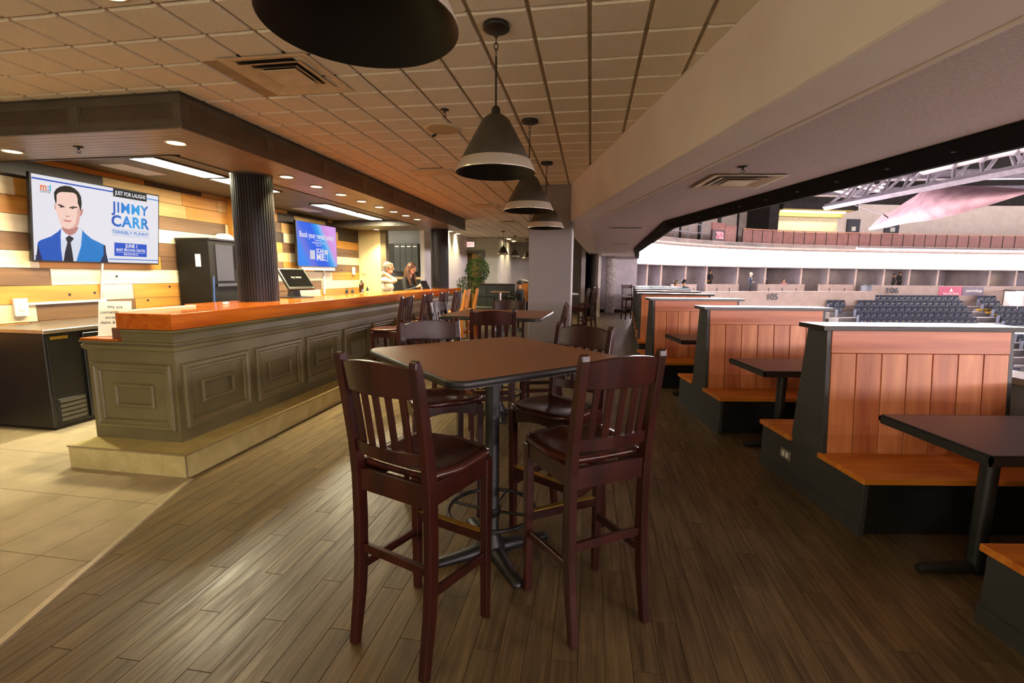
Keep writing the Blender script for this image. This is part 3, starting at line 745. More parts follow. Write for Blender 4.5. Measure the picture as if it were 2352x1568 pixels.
E_FL = emis('fluorescent_diffuser', (1.0, 0.92, 0.64), BACKBAR_E)
for nm, s0, s1 in (('fluorescent ceiling light above the large television', 4.29, 5.29), ('fluorescent ceiling light partly behind the fluted column', 5.33, 6.33), ('fluorescent ceiling light above the blue television', 7.48, 8.58), ('farthest fluorescent ceiling light behind the bar', 8.62, 9.72)):
    f = thing('fluorescent_light', nm, 'ceiling light', bw(-4.56, (s0 + s1) / 2, 2.66), BR, 'fluorescent lights behind the bar')
    l = (s1 - s0) / 2
    mb = MB(); mb.box(-0.16, -0.14, -l, l, -0.02, 0); mb.box(0.14, 0.16, -l, l, -0.02, 0); mb.box(-0.14, 0.14, -l, -l + 0.02, -0.02, 0); mb.box(-0.14, 0.14, l - 0.02, l, -0.02, 0)
    mb.build('frame', M_CANOPY, f); MB().box(-0.14, 0.14, -l + 0.02, l - 0.02, -0.012, -0.006).build('diffuser', E_FL, f)

# sprinkler on the canopy soffit and others
def sprinkler(label, loc):
    s = thing('sprinkler_head', label, 'sprinkler', loc)
    MB().lathe([(0.034, 0), (0.036, -0.006), (0.014, -0.012)], 16).build('escutcheon', M_BRONZE, s)
    mb = MB().lathe([(0.008, -0.01), (0.008, -0.028)], 10); mb.tube([(-0.012, 0, -0.026), (-0.014, 0, -0.04), (0, 0, -0.052)], 0.0022, 6); mb.tube([(0.012, 0, -0.026), (0.014, 0, -0.04), (0, 0, -0.052)], 0.0022, 6)
    mb.build('frame_arms', M_BRONZE, s); MB().lathe([(0.016, -0.052), (0.016, -0.055)], 14).build('deflector', M_BRONZE, s)
sprinkler('small sprinkler head under the canopy left of the corner light', bw(-4.33, 3.52, KZ))
sprinkler('small sprinkler head on the tiled ceiling near the speaker', bw(-1.188, 3.806, 2.796))
sprinkler('small sprinkler head on the stippled soffit above the square diffuser', (1.671, 3.57, 2.30))

# ------------------------------------------------------------ televisions
U3 = Vector((ST, CT, 0)); V3 = Vector((CT, -ST, 0))
def tv_root(label, t, s, z, tilt):
    r = thing('television', label, 'television')
    up = (Vector((0, 0, 1)) * math.cos(tilt) + V3 * math.sin(tilt)); nz_ = U3.cross(up)
    m = Matrix((U3, up, nz_)).transposed().to_4x4(); m.translation = bw(t, s, z); r.matrix_world = m
    return r
def poly(parent, name, pts, m, z):
    a = sum(pts[i][0] * pts[(i + 1) % len(pts)][1] - pts[(i + 1) % len(pts)][0] * pts[i][1] for i in range(len(pts)))
    if a < 0: pts = pts[::-1]
    return MB().add([(x, y, z) for x, y in pts], [tuple(range(len(pts)))]).build(name, m, parent)
TVE = 0.66
tv = tv_root('large wall television showing a man in a blue suit', -5.55, 4.69, 2.03, 0.115)
MB().box(-0.715, 0.715, -0.4425, 0.4425, -0.045, 0.0).build('casing', M_BLACKG, tv, bevel=0.004)
scr = MB().box(-0.700, 0.700, -0.4275, 0.4275, 0.0, 0.001).build('screen', emis('screen_white', srgb(214, 212, 220), TVE), tv, label='lit white screen with a portrait poster')
MB().tube([(0.0, -0.43, -0.02), (0.0, -0.55, -0.03), (0.0, -0.98, -0.05)], 0.012, 8).build('cable_conduit', M_WHITEPL, tv)
E_ = lambda n, c: emis('screen_' + n, srgb(*c), TVE)
PO = {
 'jacket_left': [(-0.443, -0.086), (-0.477, -0.125), (-0.543, -0.177), (-0.643, -0.225), (-0.665, -0.25), (-0.674, -0.342), (-0.692, -0.4275), (-0.432, -0.4275), (-0.446, -0.3), (-0.45, -0.184)],
 'jacket_right': [(-0.244, -0.067), (-0.199, -0.119), (-0.131, -0.172), (-0.002, -0.227), (0.02, -0.237), (0.027, -0.318), (0.051, -0.4275), (-0.299, -0.427), (-0.252, -0.271), (-0.233, -0.115)],
 'shirt': [(-0.443, -0.082), (-0.401, -0.134), (-0.363, -0.155), (-0.308, -0.127), (-0.263, -0.047), (-0.231, -0.087), (-0.248, -0.257), (-0.299, -0.427), (-0.438, -0.4275), (-0.45, -0.3), (-0.451, -0.164)],
 'sleeve_left': [(-0.665, -0.25), (-0.674, -0.342), (-0.692, -0.4275), (-0.626, -0.4275), (-0.65, -0.334), (-0.661, -0.276)],
 'sleeve_right': [(-0.002, -0.227), (0.02, -0.237), (0.027, -0.318), (0.051, -0.4275), (-0.043, -0.4275), (-0.001, -0.341)],
 'neck': [(-0.435, -0.055), (-0.372, -0.087), (-0.284, -0.049), (-0.265, -0.075), (-0.309, -0.134), (-0.363, -0.151), (-0.401, -0.134), (-0.434, -0.095)],
 'collar_left': [(-0.434, -0.092), (-0.401, -0.14), (-0.37, -0.155), (-0.431, -0.204), (-0.449, -0.184)],
 'collar_right': [(-0.264, -0.058), (-0.235, -0.087), (-0.247, -0.179), (-0.299, -0.196), (-0.36, -0.155), (-0.308, -0.127)],
 'tie': [(-0.404, -0.182), (-0.366, -0.152), (-0.318, -0.18), (-0.354, -0.227), (-0.34, -0.323), (-0.329, -0.4275), (-0.428, -0.4275), (-0.413, -0.333), (-0.387, -0.229)],
 'ear_left': [(-0.504, 0.152), (-0.494, 0.158), (-0.486, 0.10), (-0.498, 0.106)],
 'ear_right': [(-0.250, 0.135), (-0.221, 0.148), (-0.219, 0.124), (-0.236, 0.074), (-0.256, 0.058)],
 'face': [(-0.48, 0.241), (-0.469, 0.275), (-0.427, 0.293), (-0.316, 0.304), (-0.277, 0.289), (-0.271, 0.228), (-0.258, 0.161), (-0.251, 0.093), (-0.26, 0.009), (-0.276, -0.041), (-0.319, -0.072), (-0.372, -0.087), (-0.417, -0.077), (-0.447, -0.049), (-0.463, 0.003), (-0.479, 0.055), (-0.489, 0.101), (-0.491, 0.16)],
 'cheek_shade': [(-0.258, 0.161), (-0.251, 0.093), (-0.26, 0.009), (-0.276, -0.041), (-0.319, -0.072), (-0.372, -0.087), (-0.33, -0.06), (-0.30, -0.02), (-0.285, 0.05), (-0.28, 0.12)],
 'hair': [(-0.486, 0.151), (-0.5, 0.212), (-0.503, 0.27), (-0.482, 0.313), (-0.442, 0.345), (-0.397, 0.362), (-0.346, 0.364), (-0.3, 0.35), (-0.262, 0.319), (-0.238, 0.274), (-0.232, 0.206), (-0.237, 0.157), (-0.248, 0.117), (-0.258, 0.161), (-0.273, 0.201), (-0.273, 0.249), (-0.287, 0.291), (-0.316, 0.304), (-0.375, 0.299), (-0.427, 0.293), (-0.459, 0.28), (-0.479, 0.254), (-0.479, 0.201)],
 'brow_left': [(-0.473, 0.152), (-0.46, 0.165), (-0.422, 0.155), (-0.401, 0.144), (-0.411, 0.136), (-0.448, 0.145)],
 'brow_right': [(-0.358, 0.146), (-0.318, 0.161), (-0.278, 0.159), (-0.276, 0.147), (-0.319, 0.146), (-0.359, 0.134)],
 'eye_left': [(-0.458, 0.137), (-0.436, 0.145), (-0.417, 0.139), (-0.437, 0.128)],
 'eye_right': [(-0.346, 0.137), (-0.326, 0.146), (-0.303, 0.142), (-0.326, 0.130)],
 'nose': [(-0.405, 0.063), (-0.384, 0.048), (-0.351, 0.058), (-0.364, 0.045), (-0.391, 0.039)],
 'lips': [(-0.425, 0.007), (-0.405, 0.012), (-0.38, 0.006), (-0.334, 0.009), (-0.354, -0.008), (-0.387, -0.013), (-0.41, -0.006)],
 'headline_bar': [(0.115, 0.4275), (0.537, 0.4275), (0.537, 0.336), (0.115, 0.336)],
 'date_box': [(0.123, -0.193), (0.537, -0.193), (0.537, -0.350), (0.123, -0.350)],
 'rule_top_left': [(-0.699, 0.394), (0.115, 0.394), (0.115, 0.379), (-0.699, 0.379)],
 'rule_top_right': [(0.537, 0.381), (0.699, 0.381), (0.699, 0.369), (0.537, 0.369)],
 'rule_bottom_left': [(-0.699, -0.382), (-0.678, -0.382), (-0.678, -0.389), (-0.699, -0.389)],
 'rule_bottom_right': [(0.051, -0.384), (0.699, -0.384), (0.699, -0.394), (0.054, -0.394)],
 'title_rule_upper': [(0.087, -0.033), (0.571, -0.033), (0.571, -0.037), (0.087, -0.037)],
 'title_rule_lower': [(0.087, -0.106), (0.571, -0.106), (0.571, -0.110), (0.087, -0.110)],
}
CO = {'jacket_left': (14, 78, 176), 'jacket_right': (10, 112, 190), 'shirt': (200, 204, 218), 'sleeve_left': (18, 28, 74), 'sleeve_right': (26, 32, 70), 'neck': (176, 118, 112), 'collar_left': (214, 218, 228), 'collar_right': (206, 208, 220), 'tie': (24, 22, 40), 'ear_left': (196, 140, 128), 'ear_right': (184, 128, 120), 'face': (228, 192, 180), 'cheek_shade': (206, 160, 148), 'hair': (14, 12, 12), 'brow_left': (48, 30, 28), 'brow_right': (48, 30, 28), 'eye_left': (70, 60, 80), 'eye_right': (70, 60, 80), 'nose': (170, 112, 104), 'lips': (196, 118, 118), 'headline_bar': (10, 12, 18), 'date_box': (16, 72, 186), 'rule_top_left': (20, 70, 170), 'rule_top_right': (30, 130, 200), 'rule_bottom_left': (20, 40, 110), 'rule_bottom_right': (20, 100, 190), 'title_rule_upper': (120, 150, 200), 'title_rule_lower': (120, 150, 200)}
for i, k in enumerate(PO): poly(scr, 'poster_' + k, PO[k], E_(k, CO[k]), 0.0012 + 0.0001 * i)
def grad_mat(name, stops, axis='X', lo=-0.3, hi=0.3, strength=TVE):
    m = bpy.data.materials.new(name); m.use_nodes = True; nt = m.node_tree; b = nt.nodes['Principled BSDF']; L = nt.links.new
    b.inputs['Base Color'].default_value = (0.004, 0.004, 0.004, 1); b.inputs['Specular IOR Level'].default_value = 0.1
    tc = nt.nodes.new('ShaderNodeTexCoord'); sx = nt.nodes.new('ShaderNodeSeparateXYZ'); mr = nt.nodes.new('ShaderNodeMapRange'); mr.inputs[1].default_value = lo; mr.inputs[2].default_value = hi
    rp = nt.nodes.new('ShaderNodeValToRGB'); e = rp.color_ramp.elements
    e[0].position = stops[0][0]; e[0].color = (*srgb(*stops[0][1]), 1); e[1].position = stops[-1][0]; e[1].color = (*srgb(*stops[-1][1]), 1)
    for p, c in stops[1:-1]: x = e.new(p); x.color = (*srgb(*c), 1)
    L(tc.outputs['Object'], sx.inputs[0]); L(sx.outputs[axis], mr.inputs[0]); L(mr.outputs[0], rp.inputs[0]); L(rp.outputs[0], b.inputs['Emission Color']); b.inputs['Emission Strength'].default_value = strength
    return m
GR_NAME = grad_mat('screen_title_gradient', [(0, (16, 50, 160)), (0.45, (20, 130, 210)), (0.7, (30, 150, 210)), (1, (14, 60, 170))], 'X', -0.26, 0.26)
Z0 = (0, 0, 0)
EWH = E_('white', (238, 240, 250)); EBL = E_('blue', (30, 110, 190))
text('lettering', 'JUST FOR LAUGHS', 0.062, EWH, scr, (0.326, 0.381, 0.005), Z0, 0.0016, width=0.385)
text('lettering', 'JIMMY', 0.165, GR_NAME, scr, (0.325, 0.211, 0.005), Z0, 0.0045, width=0.465, spacing=1.12)
text('lettering', 'CARR', 0.178, GR_NAME, scr, (0.33, 0.053, 0.005), Z0, 0.006, width=0.48, spacing=1.1)
text('lettering', 'TERRIBLY FUNNY', 0.056, EBL, scr, (0.33, -0.072, 0.005), Z0, 0.001, width=0.475)
text('lettering', 'JUNE 1', 0.058, EWH, scr, (0.33, -0.226, 0.0055), Z0, 0.002, width=0.155)
text('lettering', 'MARY BROWNS CENTRE', 0.046, EWH, scr, (0.33, -0.277, 0.0055), Z0, 0.001, width=0.37)
text('lettering', 'MBCENTRE.CA', 0.034, EWH, scr, (0.33, -0.327, 0.0055), Z0, 0.0006, width=0.185)
poly(scr, 'poster_box_rule', [(0.145, -0.303), (0.515, -0.303), (0.515, -0.307), (0.145, -0.307)], EWH, 0.0055)
text('lettering', 'm', 0.105, E_('orange', (214, 110, 60)), scr, (-0.600, 0.312, 0.005), Z0, 0.003, width=0.058)
text('lettering', ':', 0.085, E_('violet', (120, 90, 170)), scr, (-0.556, 0.312, 0.005), Z0, 0.002)
text('lettering', '1', 0.085, E_('teal', (40, 170, 190)), scr, (-0.538, 0.310, 0.005), Z0, 0.002)
text('lettering', 'CENTRE', 0.030, E_('slate', (90, 96, 110)), scr, (-0.584, 0.268, 0.005), Z0, 0.0004, width=0.095)

t2 = tv_root('blue wall television advertising rentals', -5.50, 8.97, 2.06, 0.0)
MB().box(-0.712, 0.712, -0.432, 0.432, -0.05, 0.0).build('casing', M_BLACKG, t2, bevel=0.004)
m = bpy.data.materials.new('screen_blue_wash'); m.use_nodes = True; nt = m.node_tree; b = nt.nodes['Principled BSDF']; L = nt.links.new
b.inputs['Base Color'].default_value = (0.004, 0.004, 0.004, 1); b.inputs['Specular IOR Level'].default_value = 0.1
tc = nt.nodes.new('ShaderNodeTexCoord'); sx = nt.nodes.new('ShaderNodeSeparateXYZ'); L(tc.outputs['Object'], sx.inputs[0])
def mth(op, a, bb_):
    n = nt.nodes.new('ShaderNodeMath'); n.operation = op
    for i, x in enumerate((a, bb_)):
        if isinstance(x, (int, float)): n.inputs[i].default_value = x
        else: L(x, n.inputs[i])
    return n.outputs[0]
v = mth('ADD', mth('MULTIPLY', sx.outputs['X'], 0.75), mth('MULTIPLY', sx.outputs['Y'], 0.55))
v = mth('ADD', v, 0.5)
rp = nt.nodes.new('ShaderNodeValToRGB'); e = rp.color_ramp.elements
e[0].position = 0.0; e[0].color = (*srgb(24, 120, 226), 1); e[1].position = 1.0; e[1].color = (*srgb(206, 150, 220), 1)
for p, c in ((0.14, (92, 100, 206)), (0.28, (0, 84, 214)), (0.5, (0, 76, 216)), (0.66, (20, 140, 218)), (0.74, (110, 170, 226)), (0.86, (200, 134, 206))):
    x = e.new(p); x.color = (*srgb(*c), 1)
L(v, rp.inputs[0]); L(rp.outputs[0], b.inputs['Emission Color']); b.inputs['Emission Strength'].default_value = TVE
scr2 = MB().box(-0.70, 0.70, -0.42, 0.42, 0, 0.001).build('screen', m, t2, label='blue and pink lit screen with white text')
text('lettering', 'Book your rental today!', 0.15, EWH, scr2, (-0.01, 0.178, 0.003), Z0, 0.004, width=1.21, spacing=1.06)
text('lettering', 'Contact any', 0.05, EWH, scr2, (0.0, 0.100, 0.003), Z0, 0.0004, width=0.27)
text('lettering', 'rentals@mbcentre.ca', 0.05, EWH, scr2, (0.0, 0.050, 0.003), Z0, 0.0004, width=0.44)
text('lettering', 'Tag us!', 0.05, EWH, scr2, (0.0, 0.002, 0.003), Z0, 0.0004, width=0.2)
text('lettering', 'SCAN', 0.12, EWH, scr2, (0.055, -0.113, 0.003), Z0, 0.005, width=0.27, spacing=1.1)
text('lettering', 'ME', 0.185, EWH, scr2, (0.06, -0.240, 0.003), Z0, 0.008, width=0.275, spacing=1.1)
poly(scr2, 'poster_card', [(-0.305, -0.106), (-0.132, -0.106), (-0.132, -0.285), (-0.305, -0.285)], E_('grey', (190, 190, 206)), 0.003)
ph = MB(); ph.frame(0.221, 0.338, -0.305, -0.081, 0.014, 0, 0.001); ph.m = None
ph.v = [(x, z, 0.003) for x, y, z in ph.v]
ph.build('poster_phone', EWH, scr2)
poly(scr2, 'poster_phone_top', [(0.235, -0.095), (0.324, -0.095), (0.324, -0.17), (0.235, -0.17)], E_('grey', (190, 190, 206)), 0.003)
MB().box(-0.55, 0.66, -0.50, -0.43, -0.09, -0.03).build('mount_shelf', M_WHITEPL, t2)
MB().tube([(0.42, -0.50, -0.15), (0.42, -0.80, -0.16), (0.42, -1.0, -0.17)], 0.022, 8).build('cable_conduit', M_WHITEPL, t2)
cs = thing('camera_dome', 'small dark camera dome above the large television', 'camera', bw(-5.60, 4.10, 2.62), BR)
MB().lathe([(0.03, 0.04), (0.034, 0.0), (0.028, -0.02), (0.001, -0.034)], 16, cap=False).build('dome', M_BLACKG, cs); MB().lathe([(0.038, 0.04), (0.038, 0.03)], 16).build('base', M_BLACK, cs)
# ------------------------------------------------------------ bar-height chairs
def chair_proto(label, wm, seatm):
    c = thing('bar_chair', label, 'chair')
    Y0 = -0.21          # back feet
    path = [(0.0, 0.0), (0.016, 0.10), (0.036, 0.22), (0.048, 0.36), (0.053, 0.52), (0.052, 0.72), (0.040, 0.86), (0.020, 0.99), (0.002, 1.10), (-0.014, 1.19), (-0.018, 1.212)]
    dep = [0.036, 0.042, 0.048, 0.050, 0.050, 0.050, 0.048, 0.045, 0.042, 0.036, 0.020]
    for sx in (-1, 1):
        x = 0.182 * sx
        mb = MB().sweep([(x, Y0 + a, z) for a, z in path], 0.036, dep)
        lg = mb.build('leg', wm, c, bevel=0.004)
        MB().lathe([(0.012, -0.001), (0.012, 0.004)], 10, (x, Y0, 0)).build('glide', M_IRON, lg)
        x2 = 0.194 * sx
        mb = MB().sweep([(x2, Y0 + 0.397, 0.0), (x2, Y0 + 0.400, 0.3), (x2, Y0 + 0.405, 0.735)], 0.038, [0.030, 0.040, 0.044])
        lg = mb.build('leg', wm, c, bevel=0.004)
        MB().lathe([(0.012, -0.001), (0.012, 0.004)], 10, (x2, Y0 + 0.397, 0)).build('glide', M_IRON, lg)
    # saddle seat
    nx, ny = 16, 14; vs = []; fs = []
    for layer in (0, 1):
        for j in range(ny + 1):
            v = j / ny
            y = Y0 + 0.072 + v * 0.388
            for i in range(nx + 1):
                u = i / nx * 2 - 1
                hw = 0.168 + 0.048 * min(1, v * 3.0)
                if v > 0.86: hw -= 0.050 * ((v - 0.86) / 0.14) ** 2
                x = u * hw
                yy = y - 0.022 * (abs(u) ** 3) * (v ** 3)
                z = 0.746 if layer == 0 else 0.778
                if layer == 1:
                    scoop = max(0, 1 - ((u * 1.05) ** 2)) * max(0, math.sin(PI * min(1, v * 0.95 + 0.06)))
                    z -= 0.020 * scoop
                    z += 0.006 * math.exp(-(u * 4) ** 2) * v
                    e = max(abs(u), abs(2 * v - 1))
                    if e > 0.999: z -= 0.007
                vs.append((x, yy, z))
    W_ = nx + 1; N = W_ * (ny + 1)
    for j in range(ny):
        for i in range(nx):
            a = j * W_ + i
            fs.append((a, a + W_, a + W_ + 1, a + 1)); fs.append((N + a, N + a + 1, N + a + W_ + 1, N + a + W_))
    ring = [i for i in range(W_)] + [j * W_ + nx for j in range(1, ny + 1)] + [ny * W_ + i for i in range(nx - 1, -1, -1)] + [j * W_ for j in range(ny - 1, 0, -1)]
    for a, b in zip(ring, ring[1:] + ring[:1]): fs.append((a, b, N + b, N + a))
    MB().add(vs, fs, True).build('seat', seatm, c)
    # aprons
    def arch(x0, x1, ya, yb, zt, zb, rise, name='apron'):
        n = 8; vs = []; fs = []
        for i in range(n + 1):
            q = i / n; x = x0 + (x1 - x0) * q; zz = zb + rise * math.sin(PI * q)
            vs += [(x, ya, zz), (x, yb, zz), (x, yb, zt), (x, ya, zt)]
        for i in range(n):
            for k in range(4): fs.append((4 * i + k, 4 * i + (k + 1) % 4, 4 * i + 4 + (k + 1) % 4, 4 * i + 4 + k))
        fs += [(3, 2, 1, 0), tuple(4 * n + k for k in range(4))]
        MB().add(vs, fs).build(name, wm, c)
    arch(-0.176, 0.176, Y0 + 0.394, Y0 + 0.416, 0.748, 0.665, 0.030)
    arch(-0.166, 0.166, Y0 + 0.040, Y0 + 0.064, 0.742, 0.655, 0.0)
    for sx in (-1, 1):
        MB().hexa([(sx * 0.182 - 0.011, Y0 + 0.07, 0.660), (sx * 0.182 + 0.011, Y0 + 0.07, 0.660), (sx * 0.194 + 0.011, Y0 + 0.385, 0.665), (sx * 0.194 - 0.011, Y0 + 0.385, 0.665), (sx * 0.182 - 0.011, Y0 + 0.07, 0.748), (sx * 0.182 + 0.011, Y0 + 0.07, 0.748), (sx * 0.194 + 0.011, Y0 + 0.385, 0.748), (sx * 0.194 - 0.011, Y0 + 0.385, 0.748)]).build('apron', wm, c, bevel=0.003)
        MB().hexa([(sx * 0.182 - 0.010, Y0 + 0.055, 0.300), (sx * 0.182 + 0.010, Y0 + 0.055, 0.300), (sx * 0.194 + 0.010, Y0 + 0.39, 0.275), (sx * 0.194 - 0.010, Y0 + 0.39, 0.275), (sx * 0.182 - 0.010, Y0 + 0.055, 0.338), (sx * 0.182 + 0.010, Y0 + 0.055, 0.338), (sx * 0.194 + 0.010, Y0 + 0.39, 0.313), (sx * 0.194 - 0.010, Y0 + 0.39, 0.313)]).build('stretcher', wm, c, bevel=0.003)
    MB().box(-0.168, 0.168, Y0 + 0.040, Y0 + 0.062, 0.385, 0.422).build('stretcher', wm, c, bevel=0.003)
    fr = MB().box(-0.178, 0.178, Y0 + 0.388, Y0 + 0.412, 0.352, 0.398).build('stretcher', wm, c, bevel=0.003)
    MB().box(-0.172, 0.172, Y0 + 0.386, Y0 + 0.414, 0.398, 0.402).build('foot_plate', M_BRASS, fr, label='brass foot plate')
    # back: bowed crest rail with arched top, lower rail, five slats
    def py(z):
        for (a, z0), (b, z1) in zip(path[:-1], path[1:]):
            if z0 <= z <= z1: return Y0 + a + (b - a) * (z - z0) / (z1 - z0)
        return Y0 + path[-1][0]
    def bow(u): return -0.030 * (1 - u * u)
    def rail(z0f, z1f, name, th=0.022):
        n = 18; vs = []; fs = []
        for i in range(n + 1):
            u = i / n * 2 - 1; x = u * 0.168
            for z in (z0f(u), z1f(u)):
                vs += [(x, py(z) + bow(u) - th / 2, z), (x, py(z) + bow(u) + th / 2, z)]
        for i in range(n):
            o = 4 * i
            for q in ((0, 1), (1, 3), (3, 2), (2, 0)): fs.append((o + q[0], o + q[1], o + 4 + q[1], o + 4 + q[0]))
        fs += [(0, 2, 3, 1), (4 * n + 1, 4 * n + 3, 4 * n + 2, 4 * n)]
        m = MB().add(vs, fs); m.build(name, wm, c, bevel=0.003)
    rail(lambda u: 1.072, lambda u: 1.178 + 0.022 * (1 - u * u), 'crest_rail')
    rail(lambda u: 0.815, lambda u: 0.868, 'lower_rail')
    for i in range(5):
        u = (i - 2) * 0.345; x = u * 0.168
        mb = MB().sweep([(x, py(z) + bow(u), z) for z in (0.86, 0.93, 1.0, 1.08)], 0.028, 0.012)
        mb.build('slat', wm, c, bevel=0.002)
    return c
def face(v): return math.atan2(-v[0], v[1])
def place(src, label, mid_back, facing, group=None, first=False):
    """mid_back: floor point between the back feet"""
    f = Vector((facing[0], facing[1], 0)).normalized()
    loc = Vector((mid_back[0], mid_back[1], 0)) + f * 0.21
    rz = face(f)
    if first:
        src.location = loc; src.rotation_euler = (0, 0, rz); src['label'] = label
        if group: src['group'] = group
        return src
    return dup(src, label, loc, rz, group)
CH = chair_proto('x', W_CHAIR, W_CHAIR_SEAT)
G1 = 'chairs round the near high table'; G2 = 'chairs round the second high table'; G3 = 'chairs along the bar'
place(CH, 'dark mahogany bar chair nearest the camera, left of the near table', (-0.474, 1.647), (0.197, 0.344), G1, True)
place(CH, 'dark mahogany bar chair at the front right of the near table', (0.427, 1.798), (-0.167, 0.368), G1)
place(CH, 'dark mahogany bar chair behind the near table on the left', (-0.535, 3.05), (0.216, -0.483), G1)
place(CH, 'dark mahogany bar chair behind the near table, right, its curved back catching light', (0.425, 2.79), (-0.33, -0.37), G1)
place(CH, 'dark bar chair with its back to the camera at the second table', (-0.165, 4.02), (-0.10, 0.99), G2)
place(CH, 'dark bar chair on the far side of the second table', (-0.04, 5.72), (-0.10, -1.0), G2)
place(CH, 'dark bar chair at the left end of the second table', (-0.84, 5.32), (1.0, -0.35), G2)
place(CH, 'dark bar chair seen edge-on right of the second table', (0.55, 4.95), (-1.0, 0.15), G2)
for lb, s in (('nearest dark bar chair drawn up to the bar', 6.0), ('second dark bar chair along the bar', 6.82), ('third dark bar chair along the bar', 7.64), ('fourth dark bar chair along the bar', 8.45)):
    p = bw(-2.43, s); place(CH, lb, (p.x, p.y), (-V3.x, -V3.y), G3)
OK_ = chair_proto('y', W_OAK, W_OAK)
p = bw(-2.43, 9.14); place(OK_, 'reddish oak bar chair, fifth along the bar', (p.x, p.y), (-V3.x, -V3.y), G3, True)
p = bw(-2.40, 9.82); place(OK_, 'honey oak bar chair at the far end of the bar', (p.x, p.y), (-V3.x, -V3.y - 0.2), G3)
place(CH, 'brown bar chair just right of the pillar, seen from the side', (1.80, 11.2), (-1, 0.05))
place(CH, 'dark bar chair standing by the lit wall corner beyond the pillar', (2.22, 12.6), (-1, 0.5))
place(CH, 'dark bar chair at the far end of the booth row', (4.02, 16.6), (0.2, -1))

# ------------------------------------------------------------ high tables
def rrect(w, d, r, n=6):
    P = []
    for cx, cy, a0 in ((w / 2 - r, d / 2 - r, 0), (-w / 2 + r, d / 2 - r, PI / 2), (-w / 2 + r, -d / 2 + r, PI), (w / 2 - r, -d / 2 + r, 3 * PI / 2)):
        for i in range(n + 1):
            a = a0 + PI / 2 * i / n; P.append((cx + r * math.cos(a), cy + r * math.sin(a)))
    return P
def loop_solid(mb, rings, smooth=False):
    """rings: list of (poly, z); builds the skin and caps"""
    n = len(rings[0][0]); vs = []; fs = []
    for P, z in rings: vs += [(x, y, z) for x, y in P]
    for k in range(len(rings) - 1):
        for i in range(n):
            j = (i + 1) % n; fs.append((k * n + i, k * n + j, (k + 1) * n + j, (k + 1) * n + i))
    fs += [tuple(range(n))[::-1], tuple(range((len(rings) - 1) * n, len(rings) * n))]
    mb.add(vs, fs, smooth); return mb
def high_table(label, loc, rz, side, base_rz):
    t = thing('high_table', label, 'table', loc, rz)
    MB_ = MB(); loop_solid(MB_, [(rrect(side - 0.012, side - 0.012, 0.070), 1.070), (rrect(side - 0.012, side - 0.012, 0.070), 1.1005)])
    MB_.build('table_top', M_TABLE, t)
    e = MB()
    R_ = [(rrect(side - 0.010, side - 0.010, 0.07), 1.1000), (rrect(side, side, 0.075), 1.0975), (rrect(side + 0.008, side + 0.008, 0.08), 1.088), (rrect(side + 0.006, side + 0.006, 0.08), 1.074), (rrect(side - 0.010, side - 0.010, 0.07), 1.066)]
    n = len(R_[0][0]); vs = []; fs = []
    for P, z in R_: vs += [(x, y, z) for x, y in P]
    for k in range(len(R_) - 1):
        for i in range(n): j = (i + 1) % n; fs.append((k * n + j, k * n + i, (k + 1) * n + i, (k + 1) * n + j))
    fs.append(tuple(range(4 * n, 5 * n))); e.add(vs, fs, True); e.build('edge_band', M_EDGE, t)
    MB().lathe([(0.05, 0.05), (0.038, 0.075), (0.038, 1.05)], 20).build('column', M_IRON, t)
    MB().lathe([(0.09, 1.045), (0.10, 1.06), (0.10, 1.068)], 16).build('mounting_plate', M_IRON, t)
    base = MB()
    for k in range(4):
        a = base_rz + k * PI / 2; ca, sa = math.cos(a), math.sin(a)
        prof = [(0.02, 0.055, 0.046), (0.10, 0.05, 0.040), (0.20, 0.036, 0.034), (0.30, 0.030, 0.032), (0.335, 0.028, 0.030), (0.345, 0.012, 0.018)]
        vs = []; fs = []
        for r, h, w in prof:
            for dx, z in ((-w, 0.0), (w, 0.0), (w * 0.9, h * 0.7), (w * 0.5, h), (-w * 0.5, h), (-w * 0.9, h * 0.7)):
                vs.append((r * ca - dx * sa, r * sa + dx * ca, z))
        for i in range(len(prof) - 1):
            for q in range(6): fs.append((6 * i + q, 6 * i + (q + 1) % 6, 6 * i + 6 + (q + 1) % 6, 6 * i + 6 + q))
        fs += [(5, 4, 3, 2, 1, 0), tuple(30 + q for q in range(6))]
        MB().add(vs, fs, True).build('base_foot', M_IRON, t)
    MB().lathe([(0.075, 0.0), (0.07, 0.05), (0.052, 0.085), (0.042, 0.11)], 18).build('base_hub', M_IRON, t)
    ring = MB().tube([(0.235 * math.cos(2 * PI * i / 40), 0.235 * math.sin(2 * PI * i / 40), 0.245) for i in range(40)], 0.011, 8, closed=True).build('foot_ring', M_IRON, t)
    for k in range(4):
        a = base_rz + PI / 4 + k * PI / 2
        MB().tube([(0.03 * math.cos(a), 0.03 * math.sin(a), 0.235), (0.23 * math.cos(a), 0.23 * math.sin(a), 0.245)], 0.008, 6).build('ring_spoke', M_IRON, ring)
    MB().lathe([(0.046, 0.215), (0.046, 0.26)], 16).build('ring_collar', M_IRON, t)
    return t
high_table('square brown laminate high table in the foreground', (-0.10, 2.395, 0), math.radians(35.6), 0.985, math.radians(-10))
high_table('square brown high table behind, below the second pendant', (-0.13, 4.95, 0), math.radians(-12), 1.02, math.radians(20))

